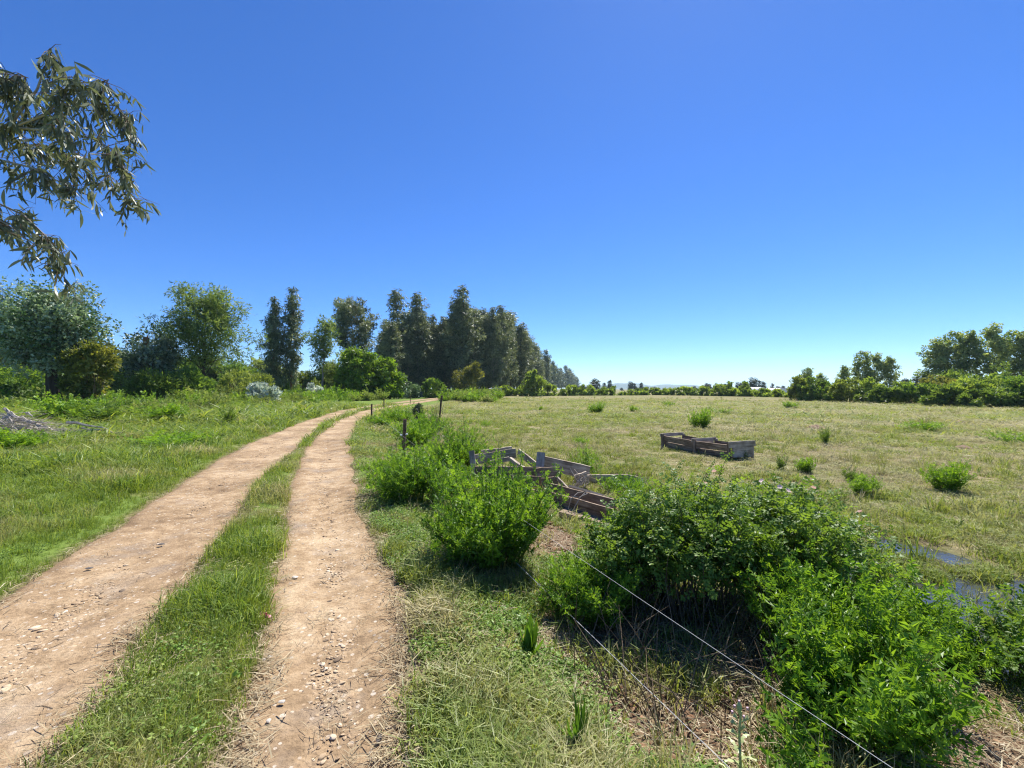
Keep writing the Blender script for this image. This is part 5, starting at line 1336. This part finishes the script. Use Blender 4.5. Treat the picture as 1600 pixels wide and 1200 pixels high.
# straw on the verge, meadow and the track edges
x, y, d, r = fan(60000, 1.2, 30, 504)
fx = x - fence_x(np.clip(y, -4, 60)); rut = in_rut(x, y); s = x - ex(R_R, y)
pr = .14 * (fx > .6) + .42 * ((s > 0) & (fx < .9)) * np.clip(fbm(x, y, .5, 101) * 3.4 - 1.1, 0, 1) + np.where(y < 4, .10, .07) * bare(x, y) + np.where(np.abs(rut) < .14, .30, 0) + np.where(rut >= .14, .045, 0) + .20 * ((x > ex(L_R, y)) & (x < ex(R_L, y))) * np.clip(fbm(x, y, .4, 102) * 3 - 1, 0, 1)
pr = pr * (1 - .7 * ditch_w(x, y)) * np.minimum(1, (d / 3.5) + .15)
k = (r.random(len(x)) < pr) & (y > .9); x, y, d, rut = keep(k, x, y, d, rut)
z = np.where(rut > 0, .012, terrain(x, y) + .008)
scatter('straw', 'straw_clump', np.stack([x, y, z], 1), r.uniform(0, 6.28, len(x)), r.normal(0, .05, len(x)), r.uniform(.5, 1.2, len(x)) * (1 + sstep(5, 25, d)) * np.where(rut > .1, .55, 1), 0 * x, 'dry straw lying on the verge, meadow and track edges', 'straw')
# coarse brownish tufts the cattle leave standing
source('rush_clump', [clump(480 + i, 26, .22, .10, .012, .55, .35).mesh('rush_clump', M['field']) for i in range(3)])
x, y, d, r = fan(24000, 4.5, 85, 510)
fx = x - fence_x(np.clip(y, -4, 60))
k = (fx > 1.2) & (r.random(len(x)) < .5 * np.clip(fbm(x, y, 2.5, 141) * 3.2 - 1.2, 0, 1) * np.minimum(1, d / 14)); x, y, d = keep(k, x, y, d)
S = r.uniform(.3, .95, len(x)) * (1 + sstep(12, 60, d) * .7)
scatter('meadow_tufts', 'rush_clump', np.stack([x, y, terrain(x, y)], 1), r.uniform(0, 6.28, len(x)), r.normal(0, .1, len(x)), np.stack([S * 1.3, S * 1.3, S], 1), np.clip(r.normal(.3, .35, len(x)), 0, 1), 'coarse uneven tufts standing in the grazed meadow', 'grass')
# small leafy herbs
x, y, d, r = fan(70000, 1.3, 24, 505)
fx = x - fence_x(np.clip(y, -4, 60)); rut = in_rut(x, y); s = x - ex(R_R, y); mid = (x > ex(L_R, y)) & (x < ex(R_L, y)); left = ex(L_L, y) - x
pr = ((s > .05) & (fx < 1.4)) * np.clip(fbm(x, y, .5, 111) * 3.4 - 1.1, 0, 1) * 1.0 + mid * np.clip(fbm(x, y, .5, 112) * 3.4 - 1.8, 0, 1) * .14 + (left > .3) * np.clip(fbm(x, y, .9, 113) * 3.4 - 1.7, 0, 1) * .4
pr = pr * np.where(rut > -.06, 0, 1) * (1 - bare(x, y)) * np.minimum(1, d / 3.2)
k = (r.random(len(x)) < pr) & (y > .9); x, y, d = keep(k, x, y, d)
scatter('ground_herbs', 'herb_clump', np.stack([x, y, terrain(x, y)], 1), r.uniform(0, 6.28, len(x)), r.normal(0, .1, len(x)), r.uniform(.6, 1.6, len(x)) * (1 + sstep(5, 20, d) * .8), np.clip(fbm(x, y, .7, 114) * 1.6 - .6 + r.normal(0, .15, len(x)), 0, .8), 'small clover-like leaves growing among the grass', 'ground cover')
# gravel and bits on the ruts
x, y, d, r = fan(150000, 1.2, 26, 506)
rut = in_rut(x, y)
k = (rut > -.06) & (r.random(len(x)) < np.clip(fbm(x, y, .45, 121) * 2.4 - .62, .22, .8) * np.minimum(1, (d / 3) ** .8) * np.where(rut < .1, .5, 1)) & (y > .9); x, y, d = keep(k, x, y, d)
S = np.clip(r.lognormal(-4.25, .5, len(x)), .008, .06) * (1 + sstep(4, 15, d) * .7)
scatter('gravel', 'pebble', np.stack([x, y, -.002 + 0 * x + .018 * (fbm(x, y, .9, 52) - .5) - .012 * (y < 60)], 1), r.uniform(0, 6.28, len(x)), r.normal(0, .2, len(x)), np.stack([S * 1.25, S, S * .7], 1), 0 * x, 'small stones trodden into the two dirt ruts', 'gravel')
def clod_mat():
    m, nt, nd, lk = new_mat('earth_clod'); oi = nd.new('ShaderNodeObjectInfo')
    c = ramp(nt, [(0, (.13, .07, .04)), (.6, (.26, .15, .09)), (1, (.36, .23, .14))]); lk.new(oi.outputs['Random'], c.inputs[0])
    p = N(nt, 'ShaderNodeBsdfPrincipled', Roughness=1.0); p.inputs['Specular IOR Level'].default_value = .05; lk.new(c.outputs[0], p.inputs['Base Color'])
    o = nd.new('ShaderNodeOutputMaterial'); lk.new(p.outputs[0], o.inputs[0]); return m
M['clod'] = clod_mat()
source('clod', [pebble(490 + i).mesh('clod', M['clod']) for i in range(4)])
x, y, d, r = fan(60000, 1.4, 9, 511); k = (bare(x, y) > .45) & (r.random(len(x)) < .35 * (x > -1)); x, y, d = keep(k, x, y, d)
S = np.clip(r.lognormal(-3.5, .55, len(x)), .012, .11); S = np.where((y > 4) & (y < 6.2), S * 1.25, S * .6)
scatter('earth_clods', 'clod', np.stack([x, y, terrain(x, y) + S * .1], 1), r.uniform(0, 6.28, len(x)), r.normal(0, .4, len(x)), S, 0 * x, 'crumbly reddish brown clods of turned earth', 'earth')
x, y, d, r = fan(3500, 1.3, 16, 507); rut = in_rut(x, y); k = (rut > -.15) & (r.random(len(x)) < .22); x, y, d = keep(k, x, y, d)
scatter('twig_litter', 'litter_twig', np.stack([x, y, .010 + 0 * x], 1), r.uniform(0, 6.28, len(x)), 0 * x, r.uniform(.4, 1.1, len(x)), 0 * x, 'dark bits of twig lying on the ruts', 'litter')
# lush weeds at the foot of the left trees and along the far bend
M['under'] = leaf_mat('undergrowth_leaf', (.060, .145, .018), (.27, .44, .055), tf=.44, dry=(.30, .32, .10), inst=True, spec=.2)
for k_ in range(4):
    sbm, fbm_, dat = weed_parts(230 + k_, nst=(16, 10, 22, 12)[k_], h=(.7, 1.0, .5, .8)[k_], rad=(.5, .35, .7, .6)[k_], fr=(.30, .26, .24, .36)[k_], nodes=8, pairs=3, w=.24, ll=.42, start=.05); finish_weed(fbm_, dat)
    o_ = bpy.data.objects.new('weed_clump_%02d' % k_, fbm_.mesh('weed_clump', M['under']))
    if k_ == 0:
        for q_ in list(lib['weed_clump'][0].objects): lib['weed_clump'][0].objects.unlink(q_)
    lib['weed_clump'][0].objects.link(o_)
lib['weed_clump'] = (lib['weed_clump'][0], 4)
r = np.random.default_rng(508); y = r.uniform(16, 80, 14000); x = r.uniform(-50, 2, 14000)
belt = ex(L_L, y) - x
px_ = 800 + F * x / y
base_py = HY + 1.6 * F / y
lim = np.interp(px_, [0, 60, 200, 300, 380, 440, 520, 600, 640], [668, 662, 662, 655, 642, 640, 632, 622, 617])     # the lawn ends and the weeds begin
k = (belt > .8) & (px_ > -60) & (px_ < 640) & (base_py < lim + 16 * (fbm(x, y, 2.2, 131) - .5)) & (fbm(x, y, 2.4, 132) > .47) & (y < 66 + 14 * (px_ > 500)) & (r.random(len(x)) < .8) & (((x + 15.6) / 3.6) ** 2 + ((y - 14.2) / 2.2) ** 2 > 1)
x1, y1 = x[k], y[k]
yy = r.uniform(58, 92, 700); xx = r.uniform(-14, -2, 700); kk = (xx > ex(R_R, yy) + .6) & (xx < -2.2 + 3 * (fbm(xx, yy, 3, 133) - .5)) & (fbm(xx, yy, 2.5, 134) > .42) ; x2, y2 = xx[kk], yy[kk]
x, y = np.concatenate([x1, x2]), np.concatenate([y1, y2])
scatter('undergrowth', 'weed_clump', np.stack([x, y, terrain(x, y)], 1), r.uniform(0, 6.28, len(x)), 0 * x, r.uniform(.5, 1.15, len(x)) * (.15 + 2.0 * fbm(x, y, 1.6, 135)) * np.interp(y, [16, 30, 60, 80], [.75, .9, 1.15, 1.3]), np.clip(fbm(x, y, 2.0, 136) * 2.4 - .9 + r.normal(0, .15, len(x)), 0, .8), 'belt of bright green leafy weeds at the foot of the trees', 'undergrowth')

# ------------------------------------------------------------------ single stones and rubbish on the track
def stone(px, py, wpx, mat, label, hh=.6, grp='stones lying on the track'):
    Y = CH * F / (py - HY); s = wpx / F * Y
    m = pebble(int(px)); o = link('stone', m.mesh('stone', M[mat], False)); o.location = (gx(px, Y), Y, .012 if in_rut(np.array([gx(px, Y)]), np.array([Y]))[0] > 0 else tz(gx(px, Y), Y) + .03); o.scale = (s * 1.1, s * .9, s * hh)
    o.rotation_euler = (.1, .05, px); tag(o, label, 'stone', grp)
stone(411, 1034, 13, 'stone', 'largest whitish stone at the left side of the right rut')
stone(421, 1029, 9, 'stone', 'whitish stone touching the largest whitish stone')
stone(461, 904, 12, 'stone', 'pale blocky stone farther up the left edge of the right rut')
stone(420, 1130, 11, 'stone', 'rounded pale stone low in the right rut')
stone(440, 1100, 12, 'stone', 'pale stone in the middle of the right rut')
stone(592, 1158, 15, 'stone_dark', 'dark grey stone near the right edge of the right rut')
stone(139, 890, 10, 'stone_dark', 'small dark lump near the left edge of the left rut')
stone(252, 852, 9, 'stone_dark', 'dark lump in the middle of the left rut')
stone(757, 992, 16, 'stone', 'cream coloured stone lying in the dry verge grass', .6, None)
Y = CH * F / (971 - HY); m = MB()
a = np.linspace(0, 6.28, 11)[:-1]; r_ = np.random.default_rng(3); rr = .032 * (1 + .2 * r_.normal(size=10))
V = np.concatenate([np.stack([np.cos(a) * rr * 1.3, np.sin(a) * rr, .004 + .012 * r_.random(10)], 1), np.stack([np.cos(a) * rr * .9, np.sin(a) * rr * .7, .02 + .012 * r_.random(10)], 1), [(0, 0, .012)]])
m.add(V, [(i, (i + 1) % 10, 10 + (i + 1) % 10, 10 + i) for i in range(10)] + [(10 + i, 10 + (i + 1) % 10, 20) for i in range(10)])
o = m.build('wrapper', M['pink']); o.location = (gx(411, Y), Y, .03); tag(o, 'crumpled pink plastic wrapper at the edge of the grass strip', 'litter')

# ------------------------------------------------------------------ brush pile on the left
t = thing('brush_pile', 'pile of dry cut branches with long pale sticks on the left lawn', 'brush pile', (gx(45, 13.8), 13.8, tz(gx(45, 13.8), 13.8)))
base = Vector(t.location); r_ = np.random.default_rng(77)
def stick(p0, p1, rad, mat='deadwood', Y0=13.6, Y1=13.6):
    a = at(*p0, Y0) - base; b = at(*p1, Y1) - base; u = np.linspace(0, 1, 6)[:, None]; m = MB()
    m.tube(np.array(a) * (1 - u) + np.array(b) * u + r_.normal(0, .025, (6, 3)) + np.array([0, 0, .06]), rad * 1.25 * (1 - .6 * u[:, 0]), 5); m.build('stick', M[mat], t)
for a in [((15, 650), (50, 662), .05), ((48, 661), (92, 681), .06), ((52, 664), (84, 680), .05), ((60, 672), (100, 684), .06), ((80, 678), (132, 676), .045), ((82, 680), (130, 681), .045),
          ((92, 681), (168, 674), .04), ((108, 661), (172, 675), .04), ((128, 671), (190, 680), .03), ((5, 655), (45, 664), .05), ((30, 660), (70, 664), .04), ((86, 684), (100, 692), .03), ((20, 672), (60, 690), .04), ((-20, 668), (30, 690), .05), ((8, 640), (26, 668), .04), ((38, 645), (52, 655), .03)]:
    stick(*a)
m = MB()
for i in range(900):
    px = r_.uniform(-70, 85) ; Yq = 14.0 + r_.uniform(-1.3, 1.6); hgt = .75 * max(0, 1 - abs(px - 10) / 90)
    p = np.array([gx(px, Yq), Yq, tz(gx(px, Yq), Yq)]) - np.array(base) + [0, 0, r_.random() * hgt]; a = r_.uniform(-.6, .6) + (math.pi if r_.random() < .5 else 0); L = r_.uniform(.3, 1.1)
    dd = np.array([math.cos(a), math.sin(a), r_.normal(0, .25)]) * L
    m.tube([p, p + dd * .5 + [0, 0, .03], p + dd], [.010, .008, .003], 3, .5, False)
o = m.build('twigs', M['deadwood'], t); o['kind'] = 'stuff'; o.name = 'twig_heap'

# ------------------------------------------------------------------ gum bough hanging in at the upper left
t = thing('gum_tree', 'near gum bough with long drooping sickle leaves hanging in at the upper left', 'tree', (-8.2, 4.4, tz(-8.2, 4.4)))
base = np.array(t.location); r_ = np.random.default_rng(88)
m = MB(); u = np.linspace(0, 1, 9)[:, None]
m.tube(np.concatenate([.25 * np.sin(u * 3), .15 * np.sin(u * 4), u * 8.5 - .1], 1), .26 * (1 - .8 * u[:, 0]), 9); m.build('trunk', M['bark_pale'], t)
def pth(pts): return np.array([np.array(at(px, py, Y)) - base for px, py, Y in pts])
boughs = [([(-420, 420, 4.4), (-200, 330, 4.5), (-60, 240, 4.6), (30, 195, 4.6), (95, 170, 4.6)], .035),
          ([(-60, 240, 4.6), (20, 190, 4.5), (58, 140, 4.5), (72, 100, 4.5), (78, 75, 4.5)], .018),
          ([(30, 195, 4.6), (100, 165, 4.6), (135, 150, 4.6), (160, 128, 4.6), (170, 124, 4.6)], .012),
          ([(95, 172, 4.6), (150, 162, 4.7), (180, 165, 4.7), (200, 188, 4.7), (206, 222, 4.7)], .010),
          ([(30, 200, 4.5), (90, 205, 4.4), (140, 215, 4.4), (180, 235, 4.4), (196, 268, 4.4)], .012),
          ([(60, 205, 4.7), (110, 235, 4.7), (160, 265, 4.8), (195, 295, 4.8), (203, 312, 4.8)], .009),
          ([(-60, 245, 4.4), (0, 250, 4.3), (50, 262, 4.3), (95, 285, 4.3), (130, 300, 4.3)], .014),
          ([(-120, 280, 4.6), (-20, 310, 4.6), (35, 335, 4.6), (75, 372, 4.6), (100, 425, 4.6)], .016),
          ([(-100, 300, 4.4), (-30, 330, 4.4), (10, 350, 4.4), (50, 380, 4.4), (92, 392, 4.4)], .012),
          ([(-40, 210, 4.5), (-10, 150, 4.5), (8, 128, 4.5), (28, 115, 4.5), (45, 122, 4.5)], .012),
          ([(-160, 250, 4.5), (-80, 200, 4.5), (-30, 160, 4.5), (0, 130, 4.4), (10, 112, 4.4)], .016),
          ([(30, 195, 4.3), (70, 180, 4.2), (95, 155, 4.2), (112, 135, 4.2), (122, 118, 4.2)], .010),
          ([(-60, 260, 4.7), (20, 230, 4.8), (60, 225, 4.8), (100, 240, 4.8), (128, 262, 4.8)], .010),
          ([(75, 372, 4.6), (88, 405, 4.6), (98, 430, 4.6), (104, 445, 4.6), (112, 452, 4.6)], .006)]
LP, LD, LS, LT = [], [], [], []
for bi, (pts, rad) in enumerate(boughs):
    p = pth(pts); uu = np.linspace(0, 1, 13); pp = np.stack([np.interp(uu, np.linspace(0, 1, len(p)), p[:, c]) for c in range(3)], 1)
    m = MB(); m.tube(pp, rad * (1 - .8 * uu), 6); bo = m.build('branch', M['bark_pale'], t)
    if bi == 0: tw = 44
    else: tw = 27 if len(pts) > 4 and bi not in (13,) else 6
    if bi in (4, 6, 12): tw = 34
    for k in range(tw):                                # side twigs with leaves
        f = r_.uniform(.25 if bi else .5, 1.0); q = np.array([np.interp(f, uu, pp[:, c]) for c in range(3)])
        e = q + np.array([r_.normal(.0, .11), r_.normal(0, .15), r_.normal(-.10, .13)])
        m2 = MB(); m2.tube([q, (q + e) / 2 + [0, 0, .03], e], [.004, .003, .0015], 4); m2.build('twig', M['twig'], bo)
        for j in range(int(r_.integers(6, 12))):
            g = r_.uniform(.1, 1); LP.append(q * (1 - g) + e * g); dl = np.array([r_.normal(.03, .32), r_.normal(0, .35), -1 + abs(r_.normal(0, .45))]); LD.append(dl)
            LS.append(r_.uniform(.09, .165)); LT.append(np.clip(r_.normal(.5, .28), 0, 1))
LP, LD, LS, LT = map(np.array, (LP, LD, LS, LT))
def sickle(seed):
    r = np.random.default_rng(seed); k = 6; c = r.uniform(.12, .3); w = r.uniform(.15, .23); V = []
    for j in range(k):
        u = j / (k - 1); wd = w * math.sin(math.pi * min(1, u * .92 + .06)) ** .8 * (1 - .25 * u); x = c * math.sin(u * 2.2) * .5
        V += [(x - wd / 2, u, 0), (x + wd / 2, u, .02 * math.sin(u * 5))]
    return np.array(V), [(2 * j, 2 * j + 1, 2 * j + 3, 2 * j + 2) for j in range(k - 1)]
R = frames(LD, rdir(r_, len(LP)))
pxl = 800 + F * (LP[:, 0] + base[0]) / (LP[:, 1] + base[1])
order = np.argsort(np.where(pxl > 0, LP[:, 1], 99)); near = order[:290]; rest = order[290:]
lm = []
for k in range(8):
    V, Fc = sickle(k); m = MB(); m.add(V, Fc, .06 + .125 * k); lm.append(m.mesh('leaf', M['euc'], True))
for i in near:
    o = link('leaf', lm[min(7, int(LT[i] * 8))], t); mw_ = Matrix(R[i].tolist()).to_4x4() @ Matrix.Scale(float(LS[i]), 4); mw_.translation = Vector(LP[i]); o.matrix_local = mw_
cb = MB()
for v in range(4):
    V, Fc = sickle(20 + v); q = rest[v::4]; cb.inst(V, Fc, LP[q], R[q], LS[q], LT[q])
# the rest of the crown outside the frame
n_ = 2600; dd = rdir(r_, n_); P = np.array([-.6, -.4, 5.4]) + dd * (r_.random(n_) ** .4)[:, None] * np.array([2.0, 2.4, 2.6])
V, Fc = sickle(40); cb.inst(V, Fc, P, frames(rdir(r_, n_) * .6 + np.array([0, 0, -1.]), rdir(r_, n_)), r_.uniform(.12, .2, n_), r_.random(n_))
o = cb.build('foliage', M['euc'], t, True); o['kind'] = 'stuff'
print('instances', N_G, N_V, N_F, 'tris', sum(len(o.data.loop_triangles) if False else len(o.data.polygons) for o in C.objects if o.type == 'MESH'))
